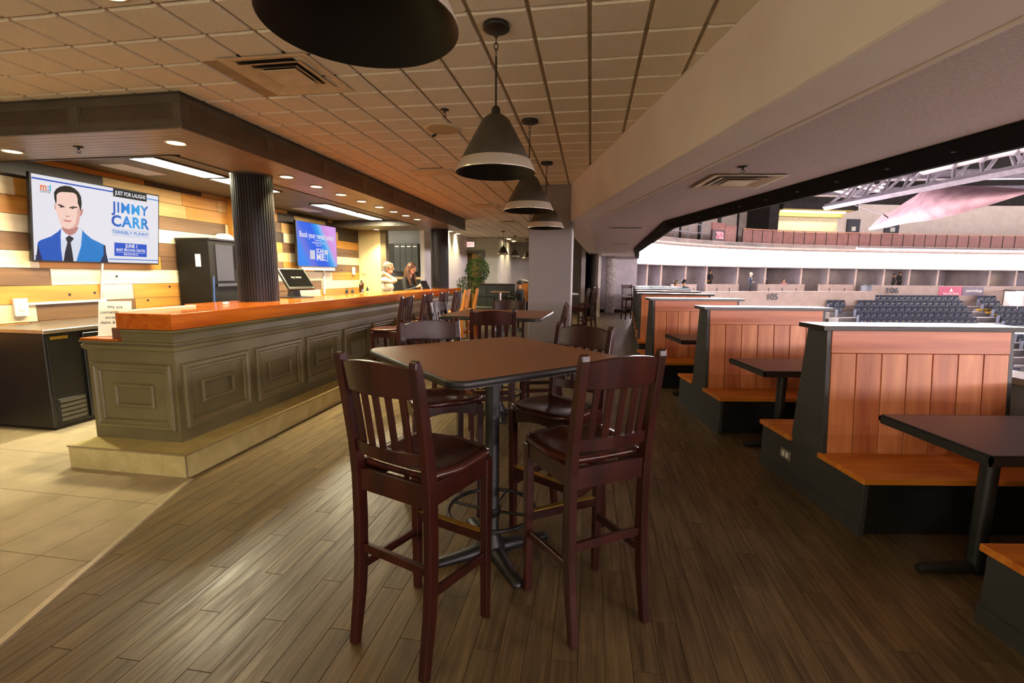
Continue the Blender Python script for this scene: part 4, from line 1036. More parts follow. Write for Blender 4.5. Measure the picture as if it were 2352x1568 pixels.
# ------------------------------------------------------------ pendant lamps
def pendant(label, loc, k=1.0, rim=2.05, group='cone pendants over the tables', bulb=None):
    p = thing('pendant_lamp', label, 'pendant lamp', (loc[0], loc[1], 2.796), 0, group)
    dz = rim - 2.796
    MB().lathe([(0.070 * k, 0.0), (0.072 * k, -0.012), (0.072 * k, -0.022), (0.058 * k, -0.026), (0.02, -0.028)], 28).build('canopy', M_BRONZE, p)
    ch = MB()
    for i in range(4):
        zc = -0.045 - i * 0.030; q = i % 2
        pts = [(0.010 * math.cos(a) * (1 - q), 0.010 * math.cos(a) * q, zc + 0.019 * math.sin(a)) for a in [2 * PI * j / 12 for j in range(12)]]
        ch.tube(pts, 0.0028, 6, closed=True)
    ch.build('chain', M_BRONZE, p)
    MB().tube([(0, 0, -0.155), (0, 0, dz + 0.315 * k)], 0.0055, 8).build('rod', M_BRONZE, p)
    MB().lathe([(0.010, dz + 0.345 * k), (0.022 * k, dz + 0.335 * k), (0.026 * k, dz + 0.31 * k), (0.026 * k, dz + 0.300 * k), (0.03 * k, dz + 0.297 * k)], 18).build('cap', M_BRONZE, p)
    MB().lathe([(0.024 * k, dz + 0.297 * k), (0.050 * k, dz + 0.292 * k), (0.074 * k, dz + 0.272 * k), (0.190 * k, dz + 0.062 * k)], 48, cap=False).build('shade', mat('shade_dark_grey', srgb(70, 62, 52), srgb(60, 53, 44), 30, 0.45, 0.2), p)
    MB().lathe([(0.190 * k, dz + 0.062 * k), (0.2155 * k, dz + 0.010 * k), (0.2175 * k, dz + 0.004 * k), (0.2175 * k, dz)], 48, cap=False).build('rim_band', M_STEEL, p)
    MB().lathe([(0.2175 * k, dz), (0.2145 * k, dz), (0.070 * k, dz + 0.266 * k), (0.02 * k, dz + 0.285 * k)], 48, cap=False).build('shade_lining', M_BLACK, p)
    MB().lathe([(0.018, dz + 0.28 * k), (0.018, dz + 0.20 * k)], 12).build('lamp_holder', M_BLACK, p)
    MB().lathe([(0.014, dz + 0.20 * k), (0.032, dz + 0.16 * k), (0.034, dz + 0.135 * k), (0.022, dz + 0.11 * k), (0.002, dz + 0.10 * k)], 14, cap=False).build('bulb', bulb or mat('unlit_bulb', srgb(60, 56, 50), None, 3, 0.2), p)
    return p
pendant('large dark cone pendant shade cut off by the top edge', (-0.345, 1.145))
pendant('dark cone pendant with steel rim above the near table', (-0.098, 2.667))
pendant('second dark cone pendant with steel rim, overlapping the third', (0.133, 4.193))
pendant('third dark cone pendant in front of the pillar', (0.384, 5.683))
for lb, px, d in (('leftmost of the three small pendants in the alcove', 1154, 14.3), ('middle one of the three small pendants in the alcove', 1180.5, 16.0), ('rightmost of the three small pendants in the alcove', 1208, 17.5)):
    pendant(lb, ((px - 1176) / 1087 * d, d), 0.80, 2.10, 'small pendants in the alcove', emis('alcove_bulb', (1.0, 0.80, 0.60), 150))

# ------------------------------------------------------------ ceiling fittings
def square_diffuser(label, loc, rz, half):
    d = thing('air_diffuser', label, 'air vent', loc, rz)
    def ring(o, i, z0, z1, name, m):
        mb = MB(); vs = []
        for r, z in ((o, z0), (i, z1)):
            vs += [(-r, -r, z), (r, -r, z), (r, r, z), (-r, r, z)]
        fs = [(k, (k + 1) % 4, 4 + (k + 1) % 4, 4 + k) for k in range(4)]
        mb.add(vs, fs); vs2 = [(x, y, z + 0.003) for x, y, z in vs]; mb.add(vs2, [f[::-1] for f in fs]); mb.build(name, m, d)
    MB().box(-half, half, -half, half, 0.004, 0.008).build('plenum', M_DARKHOLE, d)
    ring(half, half - 0.022, -0.010, -0.012, 'frame', M_DIFF)
    ring(half - 0.022, half - 0.075, -0.012, 0.002, 'outer_vane', M_DIFF)
    ring(half - 0.085, half - 0.135, -0.014, 0.0, 'middle_vane', M_DIFF)
    ring(half - 0.145, half - 0.185, -0.015, -0.002, 'inner_vane', M_DIFF)
    MB().box(-half + 0.175, half - 0.175, -half + 0.175, half - 0.175, -0.020, -0.014).build('centre_plate', M_DIFF, d, bevel=0.003)
    return d
square_diffuser('large square air diffuser in the ceiling under the near pendant', bw(-2.01, 3.04, 2.797), BR, 0.30)
square_diffuser('square air diffuser in the stippled soffit by the arena opening', (1.87, 4.09, 2.297), -0.05, 0.29)
for lb, t, s in (('ceiling air vent beyond the sprinkler, nearest of three', -2.02, 5.98), ('middle one of the three ceiling air vents', -2.01, 8.98), ('farthest of the three ceiling air vents', -2.03, 11.75)):
    v = thing('ceiling_vent', lb, 'air vent', bw(t, s, 2.797), BR, 'ceiling vents in the tile ceiling')
    mb = MB(); mb.box(-0.27, 0.27, -0.16, -0.13, -0.012, 0); mb.box(-0.27, 0.27, 0.13, 0.16, -0.012, 0); mb.box(-0.27, -0.24, -0.13, 0.13, -0.012, 0); mb.box(0.24, 0.27, -0.13, 0.13, -0.012, 0)
    mb.build('frame', M_DIFF, v); MB().box(-0.24, 0.24, -0.13, 0.13, 0.002, 0.006).build('backing', M_DARKHOLE, v)
    for i in range(5):
        y = -0.10 + i * 0.05
        MB().hexa([(-0.24, y - 0.02, -0.002), (0.24, y - 0.02, -0.002), (0.24, y - 0.016, 0.0), (-0.24, y - 0.016, 0.0), (-0.24, y + 0.012, -0.02), (0.24, y + 0.012, -0.02), (0.24, y + 0.016, -0.018), (-0.24, y + 0.016, -0.018)]).build('louvre', M_DIFF, v)
for lb, x0, x1, y in (('nearest slot vent in the soffit beyond the pillar', 1.60, 2.15, 7.95), ('middle slot vent in the soffit beyond the pillar', 2.46, 2.88, 11.9), ('farthest slot vent in the soffit beyond the pillar', 3.33, 3.72, 15.7)):
    v = thing('slot_vent', lb, 'air vent', ((x0 + x1) / 2, y, 2.298), -0.1, 'slot vents in the arena soffit'); h = (x1 - x0) / 2
    MB().frame(-h, h, -0.13, 0.13, 0.03, 0, 0.01)
    mb = MB(); mb.box(-h, h, -0.13, -0.10, -0.012, 0); mb.box(-h, h, 0.10, 0.13, -0.012, 0); mb.box(-h, -h + 0.03, -0.1, 0.1, -0.012, 0); mb.box(h - 0.03, h, -0.1, 0.1, -0.012, 0); mb.build('frame', M_LOWSOFFIT, v)
    MB().box(-h + 0.03, h - 0.03, -0.1, 0.1, -0.006, -0.001).build('slot', M_DARKHOLE, v)
sp = thing('ceiling_speaker', 'round flush ceiling speaker grille', 'speaker', bw(-1.353, 4.267, 2.796), BR)
MB().lathe([(0.165, 0), (0.165, -0.008), (0.135, -0.012)], 36, cap=False).build('bezel', M_DIFF, sp); MB().lathe([(0.135, -0.010), (0.09, -0.014), (0.002, -0.015)], 36, cap=False).build('grille', mat('grille_mesh', srgb(206, 184, 140), srgb(176, 152, 110), 300, 0.6, bump=0.4), sp)
MB().tube([(-0.11, 0.16, 0), (-0.13, 0.16, -0.015), (-0.15, 0.16, -0.018)], 0.012, 8).build('wire_tail', M_BLACK, sp)
cb = thing('ceiling_camera', 'tiny dark camera on the ceiling just before the pillar', 'camera', bw(-0.929, 6.786, 2.796), BR)
MB().lathe([(0.045, 0), (0.045, -0.02), (0.03, -0.03)], 16).build('base', M_BLACK, cb); MB().sphere((0.02, 0, -0.035), 0.03).build('lens_ball', M_BLACKG, cb)
# recessed lights in the dining ceiling (one shows at the top edge; the others carry on the row behind the photographer)
E_ROOM = emis('room_light_lens', (1.0, 0.78, 0.42), ROOM_E)
downlight('lit recessed ceiling light at the top edge of the picture', -2.265, 2.04, 2.795, E_ROOM, 0.075, 'dining ceiling downlights', spot=0)
for t, s in ((-2.265, 0.3), (-2.265, -1.6), (-0.4, -1.0)):
    downlight('lit recessed ceiling light behind the photographer', t, s, 2.795, E_ROOM, 0.075, 'dining ceiling downlights', spot=0)

# ------------------------------------------------------------ booths
def booth_proto(label):
    b = thing('booth_bench', label, 'booth')
    Wd = 1.22; E = 0.03
    # side profile in (y, z)
    half = lambda s: [(s * 0.555, 0.0), (s * 0.555, 0.325), (s * 0.175, 0.325), (s * 0.10, 1.165)]
    prof = half(1) + [(p[0], p[1]) for p in reversed(half(-1))]
    for x0 in (0.0, Wd - E):
        MB().prism(prof, x0, x0 + E, 'x').build('end_panel', M_BOOTH, b, bevel=0.002)
    for s in (-1, 1):
        MB().box(E, Wd - E, min(s * 0.50, s * 0.53), max(s * 0.50, s * 0.53), 0.0, 0.325).build('kick_board', M_BLACK, b)
        MB().box(-0.02, Wd, min(s * 0.155, s * 0.575), max(s * 0.155, s * 0.575), 0.325, 0.358).build('seat_board', W_SEAT, b, bevel=0.003)
        # raked back boards
        def rk(z): return 0.175 + (0.10 - 0.175) * (z - 0.325) / 0.84
        n = 7; w0 = (Wd - 2 * E) / n
        for i in range(n):
            a = E + i * w0 + 0.003; c = E + (i + 1) * w0 - 0.003
            z0, z1 = 0.358, 1.015
            P = [(a, s * (rk(z0) - 0.016), z0), (c, s * (rk(z0) - 0.016), z0), (c, s * (rk(z0) + 0.004), z0), (a, s * (rk(z0) + 0.004), z0), (a, s * (rk(z1) - 0.016), z1), (c, s * (rk(z1) - 0.016), z1), (c, s * (rk(z1) + 0.004), z1), (a, s * (rk(z1) + 0.004), z1)]
            if s < 0: P = [P[k] for k in (3, 2, 1, 0, 7, 6, 5, 4)]
            MB().hexa(P).build('back_plank', W_BACKV[(i * 2 + (s > 0)) % 3], b, bevel=0.002)
        z0, z1 = 1.018, 1.165
        P = [(E, s * (rk(z0) - 0.016), z0), (Wd - E, s * (rk(z0) - 0.016), z0), (Wd - E, s * (rk(z0) + 0.006), z0), (E, s * (rk(z0) + 0.006), z0), (E, s * (rk(z1) - 0.016), z1), (Wd - E, s * (rk(z1) - 0.016), z1), (Wd - E, s * (rk(z1) + 0.006), z1), (E, s * (rk(z1) + 0.006), z1)]
        if s < 0: P = [P[k] for k in (3, 2, 1, 0, 7, 6, 5, 4)]
        MB().hexa(P).build('top_rail', W_BACKH, b, bevel=0.002)
    # charcoal posts framing the back boards and the black core
    MB().prism([(-0.155, 0.02), (0.155, 0.02), (0.155, 0.33), (0.082, 1.16), (-0.082, 1.16), (-0.155, 0.33)], E, Wd - E, 'x').build('core', M_BLACK, b)
    MB().box(-0.045, Wd + 0.06, -0.135, 0.135, 1.165, 1.196).build('cap', M_BOOTHCAP, b, bevel=0.003)
    MB().box(-0.006, 0.0, -0.56, 0.56, 0.0, 0.085).build('base_trim', M_BOOTH, b)
    return b
BP = booth_proto('x')
YB = 3.13
def put_booth(label, x, y, rz, first=False):
    if first:
        BP.location = (x, y, 0); BP.rotation_euler = (0, 0, rz); BP['label'] = label; BP['group'] = 'wooden booths along the arena side'; return BP
    return dup(BP, label, (x, y, 0), rz, 'wooden booths along the arena side')
put_booth('wooden booth cut off by the right edge, nearest the camera', 2.075, YB - 1.79, 0.0, True)
b1 = put_booth('large wooden booth with an outlet on its charcoal end panel', 2.045, YB, 0.0)
put_booth('second wooden booth back, between two dark tables', 2.005, YB + 1.80, 0.0)
put_booth('third wooden booth back, its charcoal post facing the aisle', 1.985, YB + 3.62, 0.0)
for lb, yy, px in (('fourth booth, first after the row bends', 8.75, 1462), ('fifth booth counting from the camera', 10.25, 1458), ('sixth booth counting from the camera', 11.8, 1455), ('seventh booth counting from the camera', 13.3, 1452), ('farthest booth at the end of the row', 14.8, 1450)):
    put_booth(lb, (px - 1176) / 1084 * yy + 0.05, yy, -0.21)
# outlet on the near booth
ol = thing('power_outlet', 'white double power outlet on the booth end panel', 'outlet', (2.045, YB + 0.215, 0.20))
MB().box(-0.006, 0.0, -0.062, 0.062, -0.036, 0.036).build('cover_plate', M_STAINLESS, ol, bevel=0.002)
for y in (-0.024, 0.024):
    MB().box(-0.0085, -0.006, y - 0.016, y + 0.016, -0.02, 0.02).build('socket', M_WHITEPL, ol, bevel=0.002)
# dining tables between the booths
def booth_table(label, x, y, rz=0.0):
    t = thing('booth_table', label, 'table', (x, y, 0), rz, 'tables between the booths')
    MB().box(0.0, 1.10, -0.30, 0.30, 0.732, 0.750).build('table_top', M_TABLE_B, t, bevel=0.002)
    mb = MB()
    for z0, z1, o in ((0.700, 0.714, 0.006), (0.716, 0.742, 0.012), (0.744, 0.7505, 0.004)):
        mb.box(-o, 0.0, -0.30 - o, 0.30 + o, z0, z1); mb.box(-o, 1.10, -0.30 - o, -0.30, z0, z1); mb.box(-o, 1.10, 0.30, 0.30 + o, z0, z1)
    mb.build('edge_moulding', M_EDGE, t)
    MB().box(0.01, 1.09, -0.29, 0.29, 0.700, 0.732).build('under_frame', M_BLACK, t)
    for xl in (0.32, 0.86):
        MB().lathe([(0.042, 0.03), (0.038, 0.06), (0.038, 0.70)], 16, (xl, 0, 0)).build('pedestal', M_IRON, t)
    MB().tube([(0.03, 0.0, 0.022), (0.06, 0.0, 0.03), (0.32, 0, 0.038), (0.40, 0, 0.03), (0.44, 0, 0.02)], [0.020, 0.026, 0.034, 0.026, 0.016], 10).build('base_foot', M_IRON, t)
    MB().tube([(0.32, -0.24, 0.02), (0.32, -0.1, 0.032), (0.32, 0.1, 0.032), (0.32, 0.24, 0.02)], [0.018, 0.03, 0.03, 0.018], 10).build('base_foot', M_IRON, t) if False else None
    return t
booth_table('dark booth table in front of the large near booth', 2.07, 2.235)
booth_table('dark booth table between the near and second booths', 2.05, 4.03)
booth_table('dark booth table between the second and third booths', 2.03, 5.84)
# ------------------------------------------------------------ measuring helpers (photo pixel -> point on a known plane)
def ray(px, py): return (px - 1176) * RX + (py - 784) * RY + CAM_F * fw
def at_z(px, py, z): d = ray(px, py); return CAMP + d * ((z - 1.5) / d.z)
def at_y(px, py, y): d = ray(px, py); return CAMP + d * (y / d.y)
def at_t(px, py, t): d = ray(px, py); return CAMP + d * (t / d.dot(V3))

# ------------------------------------------------------------ back bar: cooler, counter, brewer
fr = thing('bar_cooler', 'black undercounter bar cooler with a stainless top', 'cooler', bw(-5.30, 3.50), BR)
MB().box(-0.385, 0.37, 0.0, 2.0, 0.03, 0.925).build('cabinet', M_BLACK, fr, bevel=0.006)
MB().box(-0.385, 0.36, 0.02, 1.98, 0.0, 0.03).build('plinth', M_BLACK, fr)
MB().box(-0.395, 0.395, -0.012, 2.01, 0.925, 0.962).build('top', M_STAINLESS, fr, bevel=0.004)
MB().box(0.37, 0.378, 0.02, 0.30, 0.33, 0.90).build('service_panel', M_BLACKG, fr, bevel=0.002)
g = MB().box(0.37, 0.376, 0.05, 0.31, 0.06, 0.295).build('grille_frame', M_BLACK, fr, bevel=0.002)
for i in range(5):
    z = 0.085 + i * 0.044
    MB().hexa([(0.374, 0.065, z), (0.386, 0.065, z - 0.004), (0.386, 0.295, z - 0.004), (0.374, 0.295, z), (0.374, 0.065, z + 0.026), (0.382, 0.065, z + 0.026), (0.382, 0.295, z + 0.026), (0.374, 0.295, z + 0.026)]).build('grille_slat', mat('grille_grey', srgb(96, 92, 84), None, 9, 0.4, 0.4), g)
for a, b in ((0.32, 0.86), (0.87, 1.41), (1.42, 1.96)):
    d = MB().box(0.37, 0.40, a, b, 0.06, 0.90).build('door', M_BLACKG, fr, bevel=0.004)
    MB().box(0.40, 0.415, b - 0.05, b - 0.03, 0.55, 0.80).build('handle', M_STAINLESS, d)
MB().box(0.378, 0.381, 0.05, 0.20, 0.865, 0.893).build('name_plate', M_BRASS, fr, label='small brass-coloured name plate')
bc = thing('back_counter', 'dark back counter along the plank wall', 'counter', bw(-5.35, 5.56), BR)
MB().box(-0.33, 0.28, 0.0, 5.3, 0.0, 0.92).build('cabinet', M_BLACK, bc); MB().box(-0.34, 0.31, -0.01, 5.31, 0.92, 0.955).build('counter_top', M_STAINLESS, bc, bevel=0.003)
for i in range(6): MB().box(0.28, 0.30, 0.03 + i * 0.88, 0.88 + i * 0.88, 0.08, 0.88).build('door', M_BLACKG, bc, bevel=0.003)
br = thing('beverage_machine', 'tall dark beverage machine half hidden by the fluted column', 'machine', bw(-5.36, 5.74, 0.955), BR)
MB().box(-0.30, 0.22, 0.0, 1.02, 0.0, 1.0).build('body', mat('machine_dark', srgb(26, 22, 17), srgb(20, 17, 13), 4, 0.6, spec=0.25), br, bevel=0.01)
MB().box(-0.30, 0.24, -0.01, 1.03, 0.985, 1.01).build('top', M_BLACK, br, bevel=0.004)
MB().box(0.215, 0.232, 0.10, 0.42, 0.42, 0.93).build('window', M_BLACK, br, bevel=0.004); MB().box(0.215, 0.228, 0.46, 0.95, 0.60, 0.93).build('display_panel', mat('panel_matt_black', (0.004, 0.004, 0.005), None, 5, 0.8, spec=0.05), br, bevel=0.004)
MB().box(0.22, 0.25, 0.08, 0.98, 0.35, 0.39).build('ledge', M_BLACK, br)
MB().box(0.0, 0.08, -0.006, 0.0, 0.62, 0.79).build('notice', M_PAPER, br)
dm = thing('cream_dome', 'rounded cream lid on top of the beverage machine', 'lid', bw(-5.36, 6.28, 1.965), BR)
MB().lathe([(0.135, 0.0), (0.135, 0.02), (0.12, 0.06), (0.08, 0.09), (0.002, 0.10)], 24, cap=False).build('lid', M_WHITEPL, dm); MB().lathe([(0.14, 0.0), (0.14, 0.012)], 24).build('rim', M_WHITEPL, dm)
bpn = thing('dark_panel', 'tall black panel on the plank wall behind the fluted column', 'panel', bw(-5.655, 6.82, 1.96), BR)
MB().box(-0.03, 0.05, 0.0, 0.60, -0.98, 0.69).build('board', M_BLACK, bpn); MB().box(-0.03, 0.055, -0.05, 0.0, -0.98, 0.69).build('edge_trim', PL_OCHRE, bpn)
bl = thing('blue_rod', 'thin blue rod leaning against the beverage machine', 'rod', bw(-5.02, 5.62, 0.955), BR)
MB().tube([(0.0, 0.0, 0.0), (-0.06, 0.10, 0.48)], 0.009, 8).build('rod', mat('blue_plastic', srgb(50, 80, 140), None, 5, 0.4), bl); MB().tube([(-0.06, 0.10, 0.48), (-0.063, 0.105, 0.50)], 0.011, 8).build('tip', M_BLACK, bl)
# switch boxes and conduit on the wall
for lb, s, z, t in (('white switch box on the plank wall at the left edge', 3.87, 1.13, -5.688), ('white switch plate beside the cream wall panel', 10.72, 1.56, -5.688)):
    sw = thing('switch_box', lb, 'switch', bw(t, s, z), BR); MB().box(0, 0.03, -0.06, 0.06, -0.09, 0.09).build('box', M_WHITEPL, sw, bevel=0.004); MB().box(0.03, 0.036, -0.02, 0.02, -0.035, 0.035).build('rocker', M_WHITEPL, sw, bevel=0.002)
cd = thing('cable_trunking', 'white cable trunking running along the plank wall', 'trunking', bw(-5.688, 3.93, 1.16), BR)
MB().box(0.0, 0.018, 0.0, 0.80, -0.012, 0.012).build('duct', M_WHITEPL, cd, bevel=0.002); MB().box(0.0, 0.022, 0.76, 0.80, -0.03, 0.03).build('elbow', M_WHITEPL, cd, bevel=0.002)
wp = thing('wall_plate', 'pale plate on the cream wall panel', 'switch', bw(-5.56, 11.055, 1.55), BR)
MB().box(-0.06, 0.06, -0.012, 0.0, -0.06, 0.06).build('plate', M_DIFF, wp, bevel=0.003); MB().box(-0.015, 0.015, -0.018, -0.012, -0.025, 0.025).build('rocker', M_WHITEPL, wp)

# ------------------------------------------------------------ things on the bar
# point-of-sale terminal
po = thing('sales_terminal', 'black touchscreen sales terminal on the bar right of the fluted column', 'terminal', bw(-3.70, 5.50, 1.186), BR + PI / 2 - 0.28)
MB().prism(rrect(0.34, 0.26, 0.03), 0.0, 0.016).build('foot', M_BLACK, po)
MB().hexa([(-0.05, -0.02, 0.016), (0.05, -0.02, 0.016), (0.05, 0.12, 0.016), (-0.05, 0.12, 0.016), (-0.04, 0.03, 0.26), (0.04, 0.03, 0.26), (0.04, 0.07, 0.26), (-0.04, 0.07, 0.26)]).build('stand', M_BLACK, po, bevel=0.004)
hd = MB().box(-0.20, 0.20, -0.165, 0.165, -0.02, 0.015).build('head', M_BLACKG, po, bevel=0.006)
hd.location = (0.0, 0.0, 0.235); hd.rotation_euler = (math.radians(52), 0, 0)
MB().box(-0.18, 0.18, -0.125, 0.145, 0.015, 0.0165).build('display', mat('display_dark', srgb(13, 12, 12), srgb(10, 9, 9), 3, 0.8, spec=0.02), hd)
text('lettering', 'my suite', 0.045, mat('display_print', srgb(150, 146, 140), None, 3, 0.5), hd, (0.0, 0.02, 0.018), Z0, 0.0003)
MB().lathe([(0.006, 0.0), (0.006, 0.001)], 10, (0.17, -0.148, 0.0155)).build('status_light', emis('green_led', (0.35, 1.0, 0.25), 3.0), hd, label='tiny green status light')
# payment notice on a stand
nt_ = thing('notice_stand', 'white printed notice leaning on the low end ledge of the bar', 'notice', bw(-3.78, 3.19, 0.985), BR + 0.55)
lean = MB(); lean.m = Matrix.Rotation(math.radians(-16), 4, 'X'); lean.box(-0.108, 0.108, -0.003, 0.003, 0.0, 0.285)
sh = lean.build('sheet', M_PAPER, nt_)
MB().box(-0.11, 0.11, -0.03, 0.07, 0.0, 0.006).build('base', M_WHITEPL, nt_, bevel=0.002)
for i, tx in enumerate(('We are', 'currently only', 'accepting', 'debit & credit')):
    z = 0.235 - i * 0.042
    o = text('lettering', tx, 0.033, M_INK, sh, Matrix.Rotation(math.radians(-16), 4, 'X') @ Vector((0, -0.0036, z)), (math.radians(90 - 16), 0, 0), 0.0002)
# bottles and small items along the bar
def bottle(label, name, px, py, r, h, m, capm, cat='bottle'):
    p = at_z(px, py, 1.186); b = thing(name, label, cat, (p.x, p.y, 1.186), 0, 'small items along the bar')
    MB().lathe([(r, 0.0), (r, h * 0.55), (r * 0.85, h * 0.66), (r * 0.38, h * 0.78), (r * 0.34, h * 0.92)], 16).build('body', m, b)
    MB().lathe([(r * 0.42, h * 0.92), (r * 0.42, h)], 12).build('cap', capm, b)
M_AMBER = mat('amber_bottle', srgb(70, 42, 14), srgb(52, 30, 10), 5, 0.12); M_YL = mat('yellow_label', srgb(226, 190, 40), None, 5, 0.5)
bottle('dark amber bottle with yellow label on the bar', 'bottle', 831, 671, 0.042, 0.20, M_AMBER, M_BLACK)
bottle('squat yellow bottle right of the amber bottle', 'bottle', 836, 670, 0.036, 0.15, M_YL, M_BLACK)
bottle('small black jar on the bar, first of three', 'jar', 797, 674, 0.022, 0.085, M_BLACK, M_LEAF, 'jar')
bottle('small black jar on the bar, second of three', 'jar', 810, 673, 0.022, 0.07, M_BLACK, M_BLACK, 'jar')
bottle('small black jar just right of the yellow bottle', 'jar', 844, 668, 0.022, 0.08, M_BLACK, M_BLACK, 'jar')
bottle('tiny tan shaker right of the black jars', 'shaker', 852, 668, 0.014, 0.08, PL_TAN, M_STAINLESS, 'shaker')
for i, (px, py) in enumerate(((515, 699), (521, 698))):
    p = at_z(px, py, 1.186); c = thing('crumpled_napkin', ('small white crumpled napkin left of the column', 'second white crumpled napkin close to the column')[i], 'napkin', (p.x, p.y, 1.186))
    MB().sphere((0, 0, 0.012), 0.016, 8, 6, (1.2, 0.9, 0.75)).build('wad', M_PAPER, c); MB().sphere((0.014, 0.004, 0.008), 0.010, 6, 5).build('fold', M_PAPER, c)

# ------------------------------------------------------------ service opening: lockers and counter
lk = thing('wall_lockers', 'bank of four dark grey lockers behind the bartenders', 'lockers', bw(-5.20, 12.75, 1.55), BR)
M_LK = mat('locker_grey', srgb(66, 70, 72), srgb(58, 62, 64), 3, 0.45)
MB().box(-0.48, 0.50, -0.20, 0.28, 0.0, 0.78).build('cabinet', M_BLACK, lk)
for i in range(4):
    d = MB().box(-0.20 + i * 0.172, -0.036 + i * 0.172, -0.215, -0.20, 0.02, 0.77).build('door', M_LK, lk, bevel=0.003)
    MB().box(-0.17 + i * 0.172, -0.066 + i * 0.172, -0.219, -0.215, 0.69, 0.715).build('label_strip', M_PAPER, d)
sc_ = thing('service_counter', 'beige topped counter below the lockers', 'counter', bw(-5.20, 12.7), BR)
MB().box(-0.8, 0.70, -0.25, 0.3, 0.0, 1.36).build('cabinet', M_BLACK, sc_); MB().box(-0.82, 0.72, -0.28, 0.3, 1.36, 1.42).build('counter_top', mat('counter_beige', srgb(214, 184, 130), None, 3, 0.4), sc_)

sl = thing('service_fill_light', 'unseen fill panel added to brighten the service opening', 'ceiling light', bw(-5.3, 12.2, 2.79), BR)  # unseen panel added to brighten the room behind the opening
MB().box(-0.35, 0.35, -0.5, 0.5, -0.02, 0.0).build('frame', M_WHITEPL, sl); MB().box(-0.32, 0.32, -0.47, 0.47, -0.024, -0.02).build('diffuser', emis('service_fill_glow', (1.0, 0.92, 0.75), 5.0), sl)
# ------------------------------------------------------------ exit door
dr_ = struct(MB().box(-4.63, -3.75, 16.48, 16.52, 0.0, 2.30).build('door_1', mat('door_glass_brown', srgb(112, 84, 48), srgb(84, 62, 36), 3, 0.12), rz=BR), 'brown glazed exit door with steel frame')
mb = MB(); mb.box(-4.68, -4.58, 16.36, 16.42, 0, 2.35); mb.box(-3.80, -3.70, 16.36, 16.42, 0, 2.35); mb.box(-4.58, -3.80, 16.36, 16.42, 2.25, 2.35)
mb.build('door_frame', mat('door_frame_grey', srgb(112, 112, 106), None, 3, 0.5), dr_)
MB().box(-4.56, -4.46, 16.44, 16.48, 0.02, 2.24).build('door_stile', M_BLACK, dr_); MB().box(-4.50, -4.46, 16.42, 16.44, 0.9, 2.0).build('door_handle', M_STAINLESS, dr_)
MB().box(-4.18, -3.98, 16.44, 16.46, 0.02, 2.24).build('glass_panel', mat('painted_amber_glow', srgb(190, 140, 66), srgb(150, 104, 46), 2, 0.3), dr_)  # light of the corridor behind is painted as an amber strip
ex = thing('exit_sign', 'white exit sign with red letters above the door', 'exit sign', bw(-4.22, 16.36, 2.55), BR)
MB().box(-0.16, 0.16, -0.01, 0.04, -0.10, 0.10).build('housing', M_WHITEPL, ex, bevel=0.004)
MB().box(-0.145, 0.145, -0.014, -0.01, -0.085, 0.085).build('face', emis('exit_face', (1.0, 0.62, 0.56), 0.9), ex)
text('lettering', 'EXIT', 0.15, emis('exit_red', (0.9, 0.12, 0.10), 0.8), ex, (0, -0.016, 0), (PI / 2, 0, 0), 0.004, width=0.25)

# ------------------------------------------------------------ ficus plant
pt = thing('potted_ficus', 'leafy potted ficus tree at the end of the bar', 'plant', bw(-2.80, 11.3))
MB().lathe([(0.13, 0.0), (0.17, 0.30), (0.185, 0.31), (0.185, 0.34), (0.165, 0.34), (0.16, 0.31)], 24).build('pot', mat('terracotta', srgb(176, 96, 52), srgb(150, 78, 40), 8, 0.7), pt)
MB().lathe([(0.158, 0.31), (0.001, 0.315)], 20, cap=False).build('soil', M_BARK, pt)
tk = MB(); tk.tube([(0, 0, 0.3), (0.02, 0.01, 0.6), (-0.01, 0.02, 0.9), (0.02, 0, 1.2)], [0.03, 0.026, 0.022, 0.018], 8)
random.seed(5)
for i in range(9):
    a = random.uniform(0, 2 * PI); r = random.uniform(0.15, 0.32); h = random.uniform(0.35, 0.85)
    tk.tube([(0.01, 0.0, 1.0 + 0.02 * i), (r * 0.5 * math.cos(a), r * 0.5 * math.sin(a), 1.05 + h * 0.5), (r * math.cos(a), r * math.sin(a), 1.0 + h)], [0.010, 0.007, 0.003], 5)
tk.build('trunk', M_BARK, pt)
lf = MB()
for i in range(1500):
    # two overlapping lobes: tall right, low left
    if i % 3: c = Vector((0.06, 0, 1.62)); s = Vector((0.26, 0.26, 0.30))
    else: c = Vector((-0.16, 0, 1.26)); s = Vector((0.26, 0.24, 0.22))
    while True:
        p = Vector((random.uniform(-1, 1), random.uniform(-1, 1), random.uniform(-1, 1)))
        if p.length < 1: break
    p = p.normalized() * (p.length ** 0.5)
    q = Vector((c.x + p.x * s.x, c.y + p.y * s.y, c.z + p.z * s.z))
    d = Vector((p.x, p.y, random.uniform(-1.0, 0.2))).normalized(); sd = d.cross(Vector((random.uniform(-1, 1), random.uniform(-1, 1), 1))).normalized(); l = random.uniform(0.05, 0.085); w2 = l * 0.22
    up = sd.cross(d) * 0.006
    lf.cm = 1 if (i % 9 == 0 and q.x > 0.05) else 0
    lf.add([q, q + d * l * 0.45 + sd * w2 + up, q + d * l, q + d * l * 0.45 - sd * w2 + up], [(0, 1, 2), (0, 2, 3)])
lf.build('foliage', [M_LEAF, M_LEAFY], pt, kind='stuff')

